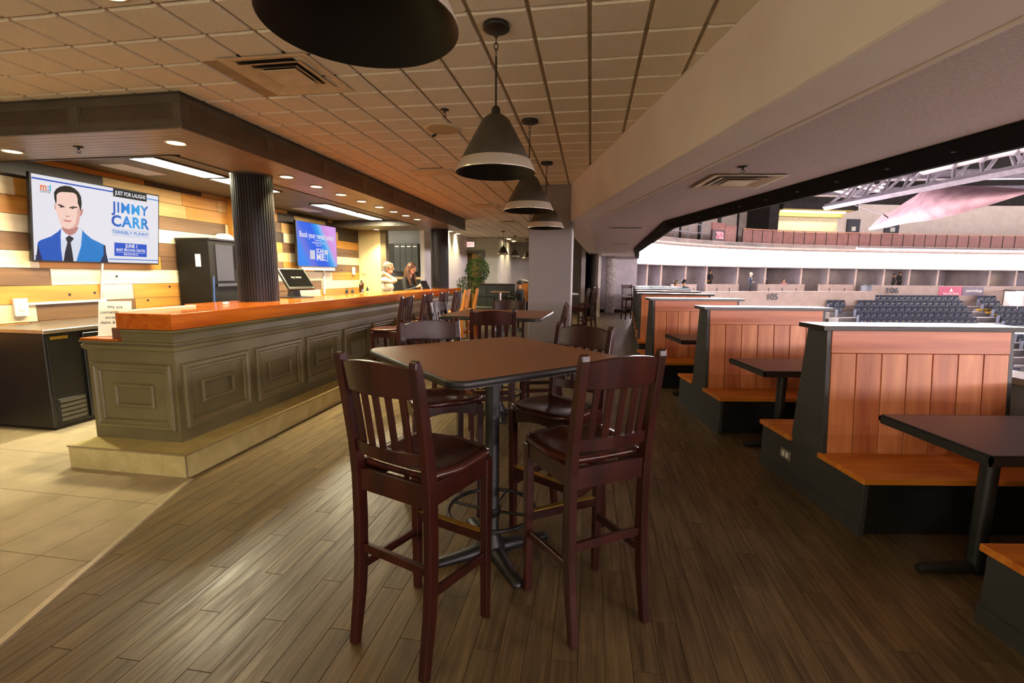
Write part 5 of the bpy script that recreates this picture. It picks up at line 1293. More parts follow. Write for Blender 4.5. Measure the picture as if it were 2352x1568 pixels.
# ------------------------------------------------------------ alcove seating
bq = thing('banquette', 'black upholstered banquette with a thin top rail in the alcove', 'banquette', bw(-3.12, 15.55), BR)
M_BQ = mat('banquette_black_green', srgb(38, 42, 34), srgb(28, 32, 26), 5, 0.5)
MB().box(-0.66, 0.64, -0.08, 0.08, 0.0, 1.17).build('backrest', M_BQ, bq, bevel=0.01); MB().box(-0.68, 0.66, -0.11, 0.11, 1.17, 1.21).build('top_rail', W_CHAIR, bq, bevel=0.004); MB().box(-0.66, 0.64, -0.55, -0.08, 0.0, 0.46).build('seat', M_BQ, bq, bevel=0.02)
for i, x in enumerate((-0.33, 0.0, 0.33)): MB().box(x - 0.008, x + 0.008, -0.092, -0.08, 0.48, 1.15).build('seam', M_BLACK, bq)
MB().box(-0.66, 0.64, -0.10, -0.08, 0.78, 0.80).build('seam', M_BLACK, bq)
ob = thing('oak_booth', 'honey oak booth with black framing in the alcove', 'booth', bw(-2.20, 15.9), BR)
for x0, x1, z0, z1 in ((-0.24, 0.12, 0.60, 1.24), (0.15, 0.30, 0.98, 1.24), (0.15, 0.30, 0.62, 0.96)): MB().box(x0, x1, -0.02, 0.02, z0, z1).build('panel', W_OAK, ob, bevel=0.003)
mb = MB(); mb.box(-0.27, -0.24, -0.03, 0.03, 0, 1.27); mb.box(0.12, 0.15, -0.03, 0.03, 0, 1.27); mb.box(0.30, 0.33, -0.03, 0.03, 0, 1.27); mb.box(-0.27, 0.33, -0.04, 0.04, 1.24, 1.28); mb.box(-0.24, 0.30, -0.025, 0.025, 0.0, 0.60)
mb.build('frame', M_BLACK, ob)
st2 = thing('cafe_table', 'small pale round table before the black banquette', 'table', bw(-2.80, 14.6))
MB().lathe([(0.30, 0.955), (0.31, 0.965), (0.31, 0.975), (0.30, 0.98)], 28).build('table_top', M_TABLE, st2); MB().lathe([(0.035, 0.02), (0.035, 0.955)], 12).build('column', M_STAINLESS, st2); MB().lathe([(0.22, 0.0), (0.2, 0.02), (0.05, 0.04)], 20).build('base', M_IRON, st2)
pp = thing('paper_stack', 'loose white papers lying on the oak booth', 'papers', bw(-2.26, 15.9, 1.28), BR)
for i, (dx, a) in enumerate(((-0.05, 0.2), (0.06, -0.3), (0.0, 0.5))):
    m = MB(); m.m = Matrix.Translation((dx, 0, 0.01 + 0.03 * i)) @ Matrix.Rotation(a, 4, 'Z') @ Matrix.Rotation(0.25, 4, 'Y'); m.box(-0.13, 0.13, -0.03, 0.03, 0, 0.012); m.build('sheet', M_PAPER, pp)
cr = thing('side_shelf', 'small pale shelf edge right of the pillar', 'shelf', (1.42, 11.6, 0), 0)
MB().box(-0.30, 0.18, -0.25, 0.25, 1.04, 1.075).build('shelf_top', M_WALLW, cr, bevel=0.004); MB().lathe([(0.03, 0.03), (0.03, 1.04)], 12, (-0.06, 0, 0)).build('post', M_IRON, cr); MB().lathe([(0.2, 0), (0.18, 0.025), (0.04, 0.04)], 18, (-0.06, 0, 0)).build('base', M_IRON, cr)

# ------------------------------------------------------------ people
def seg_dist(p, a, b):
    ab = b - a; l = ab.length_squared
    t = 0 if l == 0 else max(0, min(1, (p - a).dot(ab) / l))
    return (p - (a + ab * t)).length, t
def person(label, loc, rz, segs, mats, voxel, group=None, scale=1.0, extra=None, kind_voxel=None):
    """segs: (p0, p1, r0, r1, material index); the capsules are fused into one continuous body"""
    mb = MB()
    for a, b, r0, r1, mi in segs:
        a, b = Vector(a), Vector(b)
        mb.sphere(a, r0, 12, 8); mb.sphere(b, r1, 12, 8)
        if (b - a).length > 1e-4: mb.tube([a, b], [r0, r1], 12)
    me = mb.mesh('tmp', M_SKIN); o = bpy.data.objects.new('tmp', me); COL.objects.link(o)
    md = o.modifiers.new('r', 'REMESH'); md.mode = 'VOXEL'; md.voxel_size = voxel
    m2 = o.modifiers.new('s', 'SMOOTH'); m2.iterations = 3; m2.factor = 0.5
    bpy.context.view_layer.update()
    res = bpy.data.meshes.new_from_object(o.evaluated_get(bpy.context.evaluated_depsgraph_get()))
    bpy.data.objects.remove(o)
    res.materials.clear()
    for m in mats: res.materials.append(m)
    S = [(Vector(a), Vector(b), r0, r1, mi) for a, b, r0, r1, mi in segs]
    for p in res.polygons:
        c = p.center; best = 9; bi = 0
        for a, b, r0, r1, mi in S:
            d, t = seg_dist(c, a, b); d -= r0 + (r1 - r0) * t
            if d < best: best = d; bi = mi
        p.material_index = bi; p.use_smooth = True
    r = thing('person', label, 'person', loc, rz, group); r.scale = (scale,) * 3
    link('body', res, r)
    return r
def hand(p, d, up, mi, k=1.0):
    """palm and five curled fingers from wrist p along direction d, back of the hand towards up"""
    p = Vector(p); d = Vector(d).normalized(); up = Vector(up); up = (up - d * up.dot(d)).normalized(); s = d.cross(up)
    out = [(p, p + d * 0.05 * k, 0.026, 0.030, mi)]
    for i, (o, l) in enumerate(((-0.027, 0.062), (-0.009, 0.072), (0.009, 0.068), (0.026, 0.054))):
        a = p + d * 0.062 * k + s * o; b = a + d * l * 0.55 - up * 0.012; c = b + d * l * 0.3 - up * l * 0.45
        out += [(a, b, 0.0105, 0.0095, mi), (b, c, 0.0095, 0.008, mi)]
    a = p + d * 0.02 + s * -0.028; b = a + d * 0.030 - s * 0.022; out += [(a, b, 0.012, 0.011, mi), (b, b + d * 0.03 - s * 0.004, 0.011, 0.009, mi)]
    return out
M_WHITETOP = mat('blouse_cream', srgb(204, 188, 158), srgb(186, 170, 142), 14, 0.8); M_BLKTOP = mat('jacket_black', srgb(30, 28, 26), srgb(22, 21, 20), 14, 0.7)
M_TROUSER = mat('trouser_black', srgb(34, 32, 34), None, 9, 0.8); M_SHOE = M_BLACK
M_GREYHAIR = mat('hair_silver', srgb(140, 128, 106), srgb(96, 86, 70), 40, 0.5, stretch=(1, 1, 0.2)); M_BRHAIR = mat('hair_brown', srgb(104, 66, 36), srgb(70, 42, 24), 40, 0.45, stretch=(1, 1, 0.15)); M_DKHAIR = mat('hair_dark', srgb(40, 30, 26), None, 30, 0.5)
def legs(mi, sh):
    o = []
    for s in (-1, 1):
        o += [((0.09 * s, 0, 0.92), (0.095 * s, 0.01, 0.50), 0.095, 0.065, mi), ((0.095 * s, 0.01, 0.50), (0.095 * s, -0.01, 0.09), 0.062, 0.042, mi), ((0.095 * s, -0.02, 0.045), (0.10 * s, 0.15, 0.035), 0.042, 0.034, sh)]
    return o
def torso(mi):
    return [((-0.07, 0, 0.95), (0.07, 0, 0.95), 0.115, 0.115, mi), ((-0.03, 0, 1.0), (0.03, 0.005, 1.12), 0.105, 0.095, mi), ((0.03, 0, 1.0), (-0.03, 0.005, 1.12), 0.105, 0.095, mi), ((-0.065, 0.01, 1.24), (0.065, 0.01, 1.24), 0.098, 0.098, mi), ((-0.13, 0, 1.385), (0.13, 0, 1.385), 0.062, 0.062, mi), ((0, 0.0, 1.15), (0, 0, 1.36), 0.10, 0.085, mi)]
def head(tilt, mi, dy=0.02):
    """neck, skull, jaw, nose, ears; tilt is the forward nod"""
    b = Vector((0, 0.0, 1.42)); n = Vector((0, dy, 1.50)); c = Vector((0, dy + 0.02 + tilt * 0.05, 1.615))
    f = Vector((0, math.cos(tilt), -math.sin(tilt))); u = Vector((0, math.sin(tilt), math.cos(tilt)))
    return [(b, n, 0.056, 0.050, mi), (c - f * 0.018 + u * 0.02, c + f * 0.012 + u * 0.02, 0.088, 0.082, mi), (c + f * 0.02 - u * 0.05, c + f * 0.042 - u * 0.065, 0.056, 0.042, mi), (c + f * 0.088 + u * 0.012, c + f * 0.108 - u * 0.018, 0.010, 0.013, mi), (Vector((-0.084, 0, 0)) + c, Vector((-0.086, 0, 0)) + c - u * 0.03, 0.014, 0.010, mi), (Vector((0.084, 0, 0)) + c, Vector((0.086, 0, 0)) + c - u * 0.03, 0.014, 0.010, mi), (c + f * 0.085 - u * 0.052 + Vector((-0.014, 0, 0)), c + f * 0.085 - u * 0.052 + Vector((0.014, 0, 0)), 0.008, 0.008, 3)], c, f, u
def face_bits(r, c, f, u):
    for s in (-1, 1):
        MB().sphere(c + f * 0.083 + u * 0.018 + Vector((0.032 * s, 0, 0)), 0.010, 8, 6).build('eye', M_INK, r)
        MB().tube([c + f * 0.086 + u * 0.042 + Vector((0.016 * s, 0, 0)), c + f * 0.078 + u * 0.046 + Vector((0.048 * s, 0, 0))], 0.005, 6).build('eyebrow', M_BRHAIR, r)
M_LIP = mat('lip', srgb(186, 110, 100), None, 5, 0.5)
# silver-haired woman, one hand raised behind her head
hs, hc, hf, hu = head(0.05, 0)
sg = legs(2, 4) + torso(1) + hs
sg += [((0.165, 0, 1.385), (0.20, 0.20, 1.36), 0.056, 0.046, 1), ((0.20, 0.20, 1.36), (0.205, 0.25, 1.385), 0.046, 0.044, 1), ((0.205, 0.25, 1.385), (0.16, 0.05, 1.50), 0.043, 0.033, 0)]
sg += hand((0.15, 0.03, 1.51), (-0.35, -0.8, 0.35), (0.8, -0.3, 0.3), 0)
sg += [((-0.165, 0, 1.38), (-0.20, -0.03, 1.10), 0.055, 0.044, 1), ((-0.20, -0.03, 1.10), (-0.18, 0.12, 0.92), 0.042, 0.032, 0)] + hand((-0.18, 0.12, 0.91), (0, 0.6, -0.6), (-1, 0, 0), 0)
w1 = person('silver-haired woman in cream top with a raised arm behind the bar', bw(-3.98, 8.85), math.radians(-98), sg, [M_SKIN, M_WHITETOP, M_TROUSER, M_LIP, M_SHOE], 0.009, None, 0.995)
hb = MB(); hb.sphere(hc + hu * 0.035 - hf * 0.022, 0.105, 18, 12, (0.95, 1.0, 0.93)); hb.sphere(hc - hf * 0.06 - hu * 0.03, 0.080, 14, 10, (1.0, 0.8, 1.1)); hb.sphere(hc + hu * 0.075 + hf * 0.03, 0.065, 12, 8, (1.15, 0.9, 0.55)); hb.build('hair', M_GREYHAIR, w1)
face_bits(w1, hc, hf, hu)
gl = MB()
for s in (-1, 1): gl.tube([hc + hf * 0.094 + hu * (0.016 + 0.020 * math.sin(a)) + Vector((0.034 * s + 0.024 * math.cos(a), 0, 0)) for a in [2 * PI * i / 14 for i in range(14)]], 0.003, 5, closed=True); gl.tube([hc + hf * 0.09 + hu * 0.02 + Vector((0.058 * s, 0, 0)), hc + hu * 0.015 + Vector((0.092 * s, 0, 0))], 0.003, 5)
gl.build('glasses', M_BLACKG, w1)
# brown-haired woman in black looking down at a tablet
hs, hc, hf, hu = head(0.38, 0, 0.035)
sg = legs(2, 4) + torso(1) + hs
sg += [((0.165, 0, 1.38), (0.21, 0.06, 1.13), 0.058, 0.047, 1), ((0.21, 0.06, 1.13), (0.12, 0.29, 1.22), 0.045, 0.034, 1)] + hand((0.115, 0.31, 1.23), (-0.25, 0.8, 0.45), (0.6, 0.1, 0.6), 0)
sg += [((-0.165, 0, 1.38), (-0.21, 0.06, 1.13), 0.058, 0.047, 1), ((-0.21, 0.06, 1.13), (-0.10, 0.30, 1.17), 0.045, 0.034, 1)] + hand((-0.095, 0.32, 1.18), (0.3, 0.8, 0.3), (-0.6, 0.1, 0.6), 0)
w2_ = person('long-haired woman in a black jacket looking down at a tablet', bw(-3.88, 9.75), math.radians(-114), sg, [M_SKIN, M_BLKTOP, M_TROUSER, M_LIP, M_SHOE], 0.009, None, 1.0)
hb = MB(); hb.sphere(hc + hu * 0.035 - hf * 0.018, 0.103, 18, 12, (0.96, 1.0, 0.95)); hb.sphere(hc - hf * 0.05 - hu * 0.03, 0.09, 14, 10, (1.02, 0.8, 1.2))
for s in (-1, 1): hb.tube([hc + Vector((0.078 * s, -0.035, 0.03)), hc + Vector((0.095 * s, -0.03, -0.08)), hc + Vector((0.105 * s, 0.0, -0.22)), hc + Vector((0.10 * s, 0.05, -0.36))], [0.034, 0.038, 0.034, 0.014], 10)
hb.tube([hc + Vector((0, -0.08, 0.0)), hc + Vector((0, -0.11, -0.15)), hc + Vector((0, -0.12, -0.34))], [0.08, 0.085, 0.05], 12); hb.build('hair', M_BRHAIR, w2_); face_bits(w2_, hc, hf, hu)
MB().tube([(0.115 + 0.036 * math.cos(a), 0.30 + 0.02 * math.sin(a), 1.225 + 0.036 * math.sin(a)) for a in [2 * PI * i / 14 for i in range(14)]], 0.006, 6, closed=True).build('watch', M_WHITEPL, w2_)
tbp = w2_.matrix_world
bpy.context.view_layer.update()
tp = w2_.matrix_world @ Vector((0.01, 0.44, 1.22))
tb = thing('tablet_computer', 'black tablet held up by the long-haired woman', 'tablet', tp, math.radians(-114))
m = MB(); m.m = Matrix.Rotation(math.radians(-62), 4, 'X'); m.box(-0.12, 0.12, -0.16, 0.16, -0.008, 0.008); m.build('casing', M_BLACK, tb, bevel=0.003)
m = MB(); m.m = Matrix.Rotation(math.radians(-62), 4, 'X'); m.box(-0.105, 0.105, -0.145, 0.145, 0.008, 0.009); m.build('screen', M_GLASSDK, tb)
MB().lathe([(0.05, -0.24), (0.045, -0.23), (0.02, -0.22), (0.02, -0.10)], 14).build('stand', M_BLACK, tb)
# seated person in the alcove
def seated(mi_top, mi_leg, mi_shoe):
    o = [((-0.08, 0, 0.55), (0.08, 0, 0.55), 0.12, 0.12, mi_top), ((0, 0, 0.58), (0, 0.05, 0.85), 0.135, 0.12, mi_top), ((-0.12, 0.06, 0.98), (0.12, 0.06, 0.98), 0.07, 0.07, mi_top), ((0, 0.05, 0.85), (0, 0.06, 0.97), 0.12, 0.1, mi_top), ((0, 0.07, 1.02), (0, 0.09, 1.10), 0.055, 0.05, 0), ((0, 0.09, 1.21), (0, 0.11, 1.21), 0.088, 0.082, 0), ((0, 0.12, 1.15), (0, 0.14, 1.145), 0.05, 0.042, 0), ((0, 0.19, 1.20), (0, 0.205, 1.175), 0.011, 0.012, 0)]
    for s in (-1, 1):
        o += [((0.09 * s, 0, 0.54), (0.10 * s, 0.42, 0.54), 0.09, 0.065, mi_leg), ((0.10 * s, 0.42, 0.54), (0.10 * s, 0.42, 0.10), 0.06, 0.042, mi_leg), ((0.10 * s, 0.40, 0.045), (0.10 * s, 0.56, 0.035), 0.042, 0.034, mi_shoe)]
        o += [((0.17 * s, 0.06, 0.98), (0.22 * s, 0.14, 0.75), 0.056, 0.046, mi_top), ((0.22 * s, 0.14, 0.75), (0.12 * s, 0.38, 0.80), 0.044, 0.034, mi_top), ((0.115 * s, 0.40, 0.80), (0.10 * s, 0.46, 0.80), 0.03, 0.026, 0)]
    return o
q = bw(-2.20, 15.25); s1 = person('person in black bent over, half hidden by the alcove table', (q.x, q.y, 0), math.radians(60), seated(1, 2, 2), [M_SKIN, M_BLKTOP, M_TROUSER], 0.02)
MB().sphere((0, 0.085, 1.245), 0.098, 14, 10, (1, 1.02, 0.9)).build('hair', M_DKHAIR, s1)
# ------------------------------------------------------------ arena bowl beyond the opening
CTRL = [(5.2, 22.2), (6.0, 25.0), (7.42, 27.8), (10.8, 31.0), (15.6, 33.9), (21.7, 36.0), (31.5, 37.4), (40.8, 38.0), (52, 37), (62, 32), (68, 22), (70, 8), (68, -6), (61, -17), (50, -23), (36, -26), (22, -25), (12, -21.5), (7.4, -16)]
def catmull(P, n):
    out = []
    for i in range(len(P) - 1):
        p0 = P[max(i - 1, 0)]; p1 = P[i]; p2 = P[i + 1]; p3 = P[min(i + 2, len(P) - 1)]
        for k in range(n):
            t = k / n
            out.append(Vector([0.5 * (2 * p1[a] + (p2[a] - p0[a]) * t + (2 * p0[a] - 5 * p1[a] + 4 * p2[a] - p3[a]) * t * t + (3 * p1[a] - p0[a] - 3 * p2[a] + p3[a]) * t ** 3) for a in (0, 1)] + [0]))
    out.append(Vector((P[-1][0], P[-1][1], 0)))
    return out
raw = catmull(CTRL, 14)
# resample by arc length
cum = [0.0]
for a, b in zip(raw[:-1], raw[1:]): cum.append(cum[-1] + (b - a).length)
TOT = cum[-1]
def at_len(s):
    s = max(0, min(TOT - 1e-3, s)); i = max(j for j in range(len(cum)) if cum[j] <= s); i = min(i, len(raw) - 2)
    f = (s - cum[i]) / (cum[i + 1] - cum[i]); p = raw[i].lerp(raw[i + 1], f); t = (raw[min(i + 2, len(raw) - 1)] - raw[max(i - 1, 0)]).normalized()
    return p, t, Vector((-t.y, t.x, 0))
def len_at_px(px):
    best = (1e9, 0)
    for i in range(1200):
        s = 70.0 * i / 1200; p, t, n = at_len(s); q = pix((p.x, p.y, 2.3))
        if q and abs(q[0] - px) < best[0]: best = (abs(q[0] - px), s)
    return best[1]
def ring(s0, s1, prof, step=1.2):
    """closed (offset, z) profile swept along the ring between two arc lengths"""
    n = max(2, int((s1 - s0) / step) + 1); k = len(prof); vs = []; fs = []
    for i in range(n):
        p, t, o = at_len(s0 + (s1 - s0) * i / (n - 1))
        for a, z in prof: vs.append((p.x + o.x * a, p.y + o.y * a, z))
    for i in range(n - 1):
        for j in range(k): fs.append((i * k + j, i * k + (j + 1) % k, (i + 1) * k + (j + 1) % k, (i + 1) * k + j))
    fs += [tuple(range(k))[::-1], tuple(range((n - 1) * k, n * k))]
    return MB().add(vs, fs)
def rbox(s0, s1, o0, o1, z0, z1): return ring(s0, s1, [(o0, z0), (o1, z0), (o1, z1), (o0, z1)])
rib = thing('ribbon_board', 'glowing white ribbon display curving round the arena', 'display', (raw[0].x, raw[0].y, 0)); rib.location = (0, 0, 0)
rbox(0, TOT, -0.06, 0.0, 2.285, 3.45).build('screen', emis('ribbon_white', (1.0, 0.87, 0.89), RIBBON_E), rib)
rbox(0, TOT, 0.0, 0.12, 2.22, 3.50).build('casing', M_BLACK, rib)
struct(rbox(0, TOT, 0.12, 0.5, 2.2, 3.98).build('wall_balcony_fascia', M_FASCIA), 'mauve balcony fascia behind the ribbon display')
struct(rbox(0, TOT, 0.12, 12.0, 3.70, 3.96).build('floor_concourse', M_CONC), 'upper concourse slab of the arena')
struct(rbox(0, TOT, 0.10, 5.0, 2.26, 2.40).build('ceiling_suites', M_SUITE), 'underside of the balcony over the suites')
# upper concourse wall: dark sheet panels left, cream wall right
sA, sB = len_at_px(1530), len_at_px(1905)
bw_ = rbox(0, sB, 9.0, 9.3, 3.9, 14.0).build('wall_upper_dark', mat('upper_panel_taupe', srgb(222, 206, 200), srgb(208, 192, 186), 2, 0.8)); struct(bw_, 'taupe sheet panel wall above the arena balcony')
for i in range(16):
    s = sA * 0.55 + i * 1.55
    if s < sB - 0.3: rbox(s, s + (0.9 if i in (7,) else 0.12), 8.85, 9.0, 3.96, 13.5).build('panel_joint', M_BLACK, bw_)
wl2 = rbox(sB, TOT, 8.0, 8.3, 3.9, 8.4).build('wall_upper_cream', mat('upper_cream', srgb(240, 226, 216), srgb(232, 216, 206), 2, 0.8)); struct(wl2, 'cream upper concourse wall of the arena')
rbox(sB, TOT, 8.1, 8.4, 8.4, 14.0).build('dark_upper_wall', M_ROOF, wl2)
rbox(len_at_px(2100), 62, 7.86, 8.0, 4.9, 5.0).build('wall_band', M_WALLG, wl2)
rbox(sB + 0.2, len_at_px(2095), 5.8, 8.0, 7.5, 9.5).build('dark_bulkhead', M_ROOF, wl2)
rbox(sB - 0.8, sB, 6.0, 9.0, 3.96, 13.0).build('dark_return', M_ROOF, wl2)
# lit concession niche
cn = thing('concession_kiosk', 'yellow lit concession kiosk on the upper concourse', 'kiosk', at_y(2000, 515, 44)); cn.location = (0, 0, 0)
kA, kB = len_at_px(1912), len_at_px(2085)
rbox(kA, kB, 7.6, 7.9, 3.96, 7.0).build('back_wall', mat('kiosk_cream', srgb(250, 240, 205), None, 3, 0.7), cn)
rbox(kA, kB, 5.9, 7.6, 7.4, 7.5).build('soffit', mat('kiosk_soffit', srgb(200, 172, 96), None, 3, 0.6), cn)
rbox(kA, kB, 7.0, 7.6, 7.0, 7.4).build('header', mat('kiosk_soffit', srgb(200, 172, 96), None, 3, 0.6), cn)
rbox(kA + 0.3, kB - 0.3, 6.4, 6.6, 7.3, 7.38).build('lamp_tube', emis('kiosk_lamp', (1.0, 0.88, 0.6), 14), cn)
rbox(kA + 0.2, kB, 6.2, 6.8, 3.96, 4.9).build('counter', mat('kiosk_counter', srgb(180, 120, 80), None, 3, 0.6), cn)
def upper_door(label, px, w=1.25):
    s = len_at_px(px); d = thing('concourse_door', label, 'door', (0, 0, 0))
    rbox(s - w / 2, s + w / 2, 7.85, 7.98, 3.97, 7.0).build('leaf', mat('door_navy', srgb(44, 48, 62), None, 3, 0.5), d); rbox(s - 0.2, s + 0.2, 7.80, 7.85, 5.9, 6.3).build('notice', M_PAPER, d)
upper_door('navy concourse door with a white notice', 2135); upper_door('second dark concourse door further right', 2232)
# balcony railing panels
s = len_at_px(1640)
clk_s = len_at_px(1652)
rl = thing('balcony_railing', 'brown panelled balcony railing along the upper concourse', 'railing', (0, 0, 0))
s = len_at_px(1712); e_ = 66.0
while s < e_:
    rbox(s + 0.03, s + 0.92, 0.45, 0.50, 4.02, 4.92).build('rail_panel', M_RAIL, rl)
    rbox(s - 0.02, s + 0.02, 0.43, 0.50, 3.96, 5.0).build('rail_post', M_SUITEDK, rl)
    s += 0.95
rbox(len_at_px(1712), e_, 0.42, 0.52, 4.95, 5.02).build('top_rail', mat('rail_top_brown', srgb(170, 116, 92), None, 3, 0.6), rl)
rl2 = thing('guard_rail', 'open pipe guard rail left of the red clock', 'railing', (0, 0, 0))
sL, sR = 1.0, len_at_px(1632)
for z in (4.45, 5.0): ring(sL, sR, [(0.45, z), (0.50, z), (0.50, z + 0.05), (0.45, z + 0.05)]).build('rail', M_TRUSS, rl2)
s = sL
while s <= sR: rbox(s, s + 0.05, 0.45, 0.5, 3.96, 5.05).build('rail_post', M_TRUSS, rl2); s += 1.4
lp = thing('pipe_run', 'long pale pipe fixed above the ribbon display', 'pipe', (0, 0, 0))
a = len_at_px(1958); rr = [at_len(a + i * 1.0) for i in range(28)]
MB().tube([(p.x - o.x * 0.15, p.y - o.y * 0.15, 3.78) for p, t, o in rr], 0.09, 8).build('pipe', M_DUCT, lp)
for p, t, o in rr[1::3]: MB().box(-0.05, 0.05, -0.2, 0.05, -0.12, 0.1).build('bracket', M_TRUSS, lp, loc=(p.x, p.y, 3.78), rz=math.atan2(t.y, t.x))
# digital clock
p, t, o = at_len(clk_s); ck = thing('digital_clock', 'red digital clock on the balcony edge', 'clock', (p.x + o.x * 0.3, p.y + o.y * 0.3, 3.98), math.atan2(t.y, t.x))
MB().box(-0.62, 0.62, -0.06, 0.10, 0.0, 0.78).build('housing', mat('clock_maroon', srgb(52, 30, 36), None, 3, 0.5), ck); MB().box(-0.62, 0.62, -0.06, 0.10, 0.78, 1.25).build('upper_panel', M_RAIL, ck); MB().box(0.68, 1.85, -0.04, 0.08, 0.02, 1.15).build('side_panel', M_RAIL, ck)
text('lettering', '752', 0.60, emis('clock_red', (1.0, 0.08, 0.10), 4.0), ck, (0.12, -0.07, 0.38), (PI / 2, 0, 0), 0.03, width=0.75)

# ------------------------------------------------------------ suites under the balcony
sE = 60.0
struct(rbox(0, sE, 0.3, 4.2, 0.30, 0.42).build('floor_suites', M_CONC), 'floor of the arena suites')
sw_ = rbox(0, sE, 4.0, 4.2, 0.3, 2.4).build('wall_suites', M_SUITE); struct(sw_, 'grey back wall of the arena suites')
PXP = [1462, 1498, 1530, 1586, 1633, 1704, 1768, 1850, 1912, 1975, 2040, 2100, 2165, 2285, 2345]
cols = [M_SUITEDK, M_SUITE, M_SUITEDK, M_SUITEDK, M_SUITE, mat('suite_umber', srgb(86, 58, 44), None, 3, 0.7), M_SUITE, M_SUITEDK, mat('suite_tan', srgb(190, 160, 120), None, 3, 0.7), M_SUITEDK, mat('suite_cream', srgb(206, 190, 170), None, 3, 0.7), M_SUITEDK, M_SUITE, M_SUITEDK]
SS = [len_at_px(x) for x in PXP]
for i, s in enumerate(SS):
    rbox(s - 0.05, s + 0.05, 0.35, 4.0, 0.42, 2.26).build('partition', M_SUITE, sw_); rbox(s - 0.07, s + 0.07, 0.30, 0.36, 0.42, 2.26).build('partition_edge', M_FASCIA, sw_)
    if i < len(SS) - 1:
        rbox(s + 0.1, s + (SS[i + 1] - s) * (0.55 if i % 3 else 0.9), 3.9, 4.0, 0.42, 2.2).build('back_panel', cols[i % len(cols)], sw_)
for lb, px, z0, z1 in (('dark television in the left arena suite', 1512, 1.35, 2.05), ('dark television in the third arena suite', 1603, 1.45, 2.1)):
    s = len_at_px(px); d = thing('suite_television', lb, 'television', (0, 0, 0)); rbox(s - 0.45, s + 0.45, 2.9, 2.98, z0, z1).build('casing', M_BLACK, d); rbox(s - 0.42, s + 0.42, 2.88, 2.9, z0 + 0.04, z1 - 0.04).build('screen', M_GLASSDK, d)
for lb, px in (('suite picture with its warm light made as a glow', 1862), ('counter in the rightmost suite with its warm light made as a glow', 2330)):  # sheets that emit, standing in for warm light on picture and counter
    s = len_at_px(px); d = thing('suite_glow_panel', lb, 'lamp', (0, 0, 0)); rbox(s - 0.4, s + 0.5, 2.5, 2.55, 1.0, 1.45).build('shade', emis('suite_glow', (1.0, 0.75, 0.3), 1.6), d); rbox(s - 0.45, s + 0.55, 2.56, 2.7, 0.42, 1.0).build('cabinet', M_SUITEDK, d)
E_SL = emis('suite_fill_lamp', (1.0, 0.80, 0.62), 230)  # lamps added in every suite to brighten the dark interiors
for i, px in enumerate((1480, 1514, 1558, 1610, 1668, 1735, 1808, 1880, 1945, 2008, 2070, 2132, 2190, 2240, 2315)):
    p, t, o = at_len(len_at_px(px)); p = p + o * 2.6
    d = thing('suite_fill_lamp', 'small warm lamp added to brighten an arena suite', 'downlight', (p.x, p.y, 2.255), 0, 'suite fill lamps'); MB().lathe([(0.10, 0), (0.09, -0.01), (0.001, -0.012)], 12, cap=False).build('lens', E_SL, d); MB().lathe([(0.12, 0.0), (0.12, -0.006)], 12, cap=False).build('trim_ring', M_WHITEPL, d)
for lb, px in (('dark suite door with a white notice, left', 1990), ('dark suite door with a white notice, right', 2152)):
    s = len_at_px(px); d = thing('suite_door', lb, 'door', (0, 0, 0)); rbox(s - 0.5, s + 0.5, 3.8, 3.9, 0.42, 2.2).build('leaf', M_SUITEDK, d); rbox(s - 0.18, s + 0.18, 3.76, 3.8, 1.5, 1.85).build('notice', M_PAPER, d)

# fascia walls with section numbers
a105, b105 = len_at_px(1470), len_at_px(1700)
# low parapets in front of the suites on the left
for lb, x0, x1 in (('pale low parapet before the left suites', 1545, 1600), ('pale low parapet below the lit suite', 1625, 1698), ('pale low parapet right of the stair gap', 1745, 1850), ('pale low parapet beside the grey barrel', 1885, 1962)):
    d = thing('suite_parapet', lb, 'parapet', (0, 0, 0), 0, 'suite parapets'); s0, s1 = len_at_px(x0), len_at_px(x1)
    rbox(s0, s1, -0.1, 0.05, 0.35, 0.95).build('panel', M_FASCIA, d); rbox(s0, s1, -0.13, 0.08, 0.95, 1.0).build('coping', M_FASCIA, d)
    s = s0 + 0.5
    while s < s1: rbox(s, s + 0.04, -0.5, -0.46, 0.1, 0.75).build('rail_post', M_BLACK, d); s += 1.3
    rbox(s0, s1, -0.52, -0.46, 0.42, 0.48).build('hand_rail', M_BLACK, d)
s2000 = len_at_px(2004)
w105 = rbox(0.5, s2000 - 0.6, -1.15, -0.95, -1.0, 0.52).build('wall_section', M_FASCIA); struct(w105, 'pale wall marked 105 in front of the suites')
struct(rbox(0.5, s2000 - 0.7, -0.94, 0.28, -0.3, 0.1).build('floor_terrace', M_CONC), 'terrace floor behind the wall marked 105')
w106 = rbox(s2000 - 0.6, sE, -0.1, 0.25, -0.6, 0.97).build('wall_section', M_FASCIA); struct(w106, 'pale wall marked 106 above the blue seats')
M_NUM = mat('number_navy', srgb(48, 52, 66), None, 4, 0.6)
def ring_text(txt, px, off, z, size, m, parent, width=None, bold=0.012):
    p, t, o = at_len(len_at_px(px)); q = p + o * off
    return text('lettering', txt, size, m, parent, (q.x, q.y, z), (PI / 2, 0, math.atan2(t.y, t.x)), bold, width=width)
ring_text('105', 1748, -1.24, 0.10, 0.62, M_NUM, w105, 1.0)
ring_text('106', 2052, -0.2, 0.55, 0.62, M_NUM, w106, 1.05)
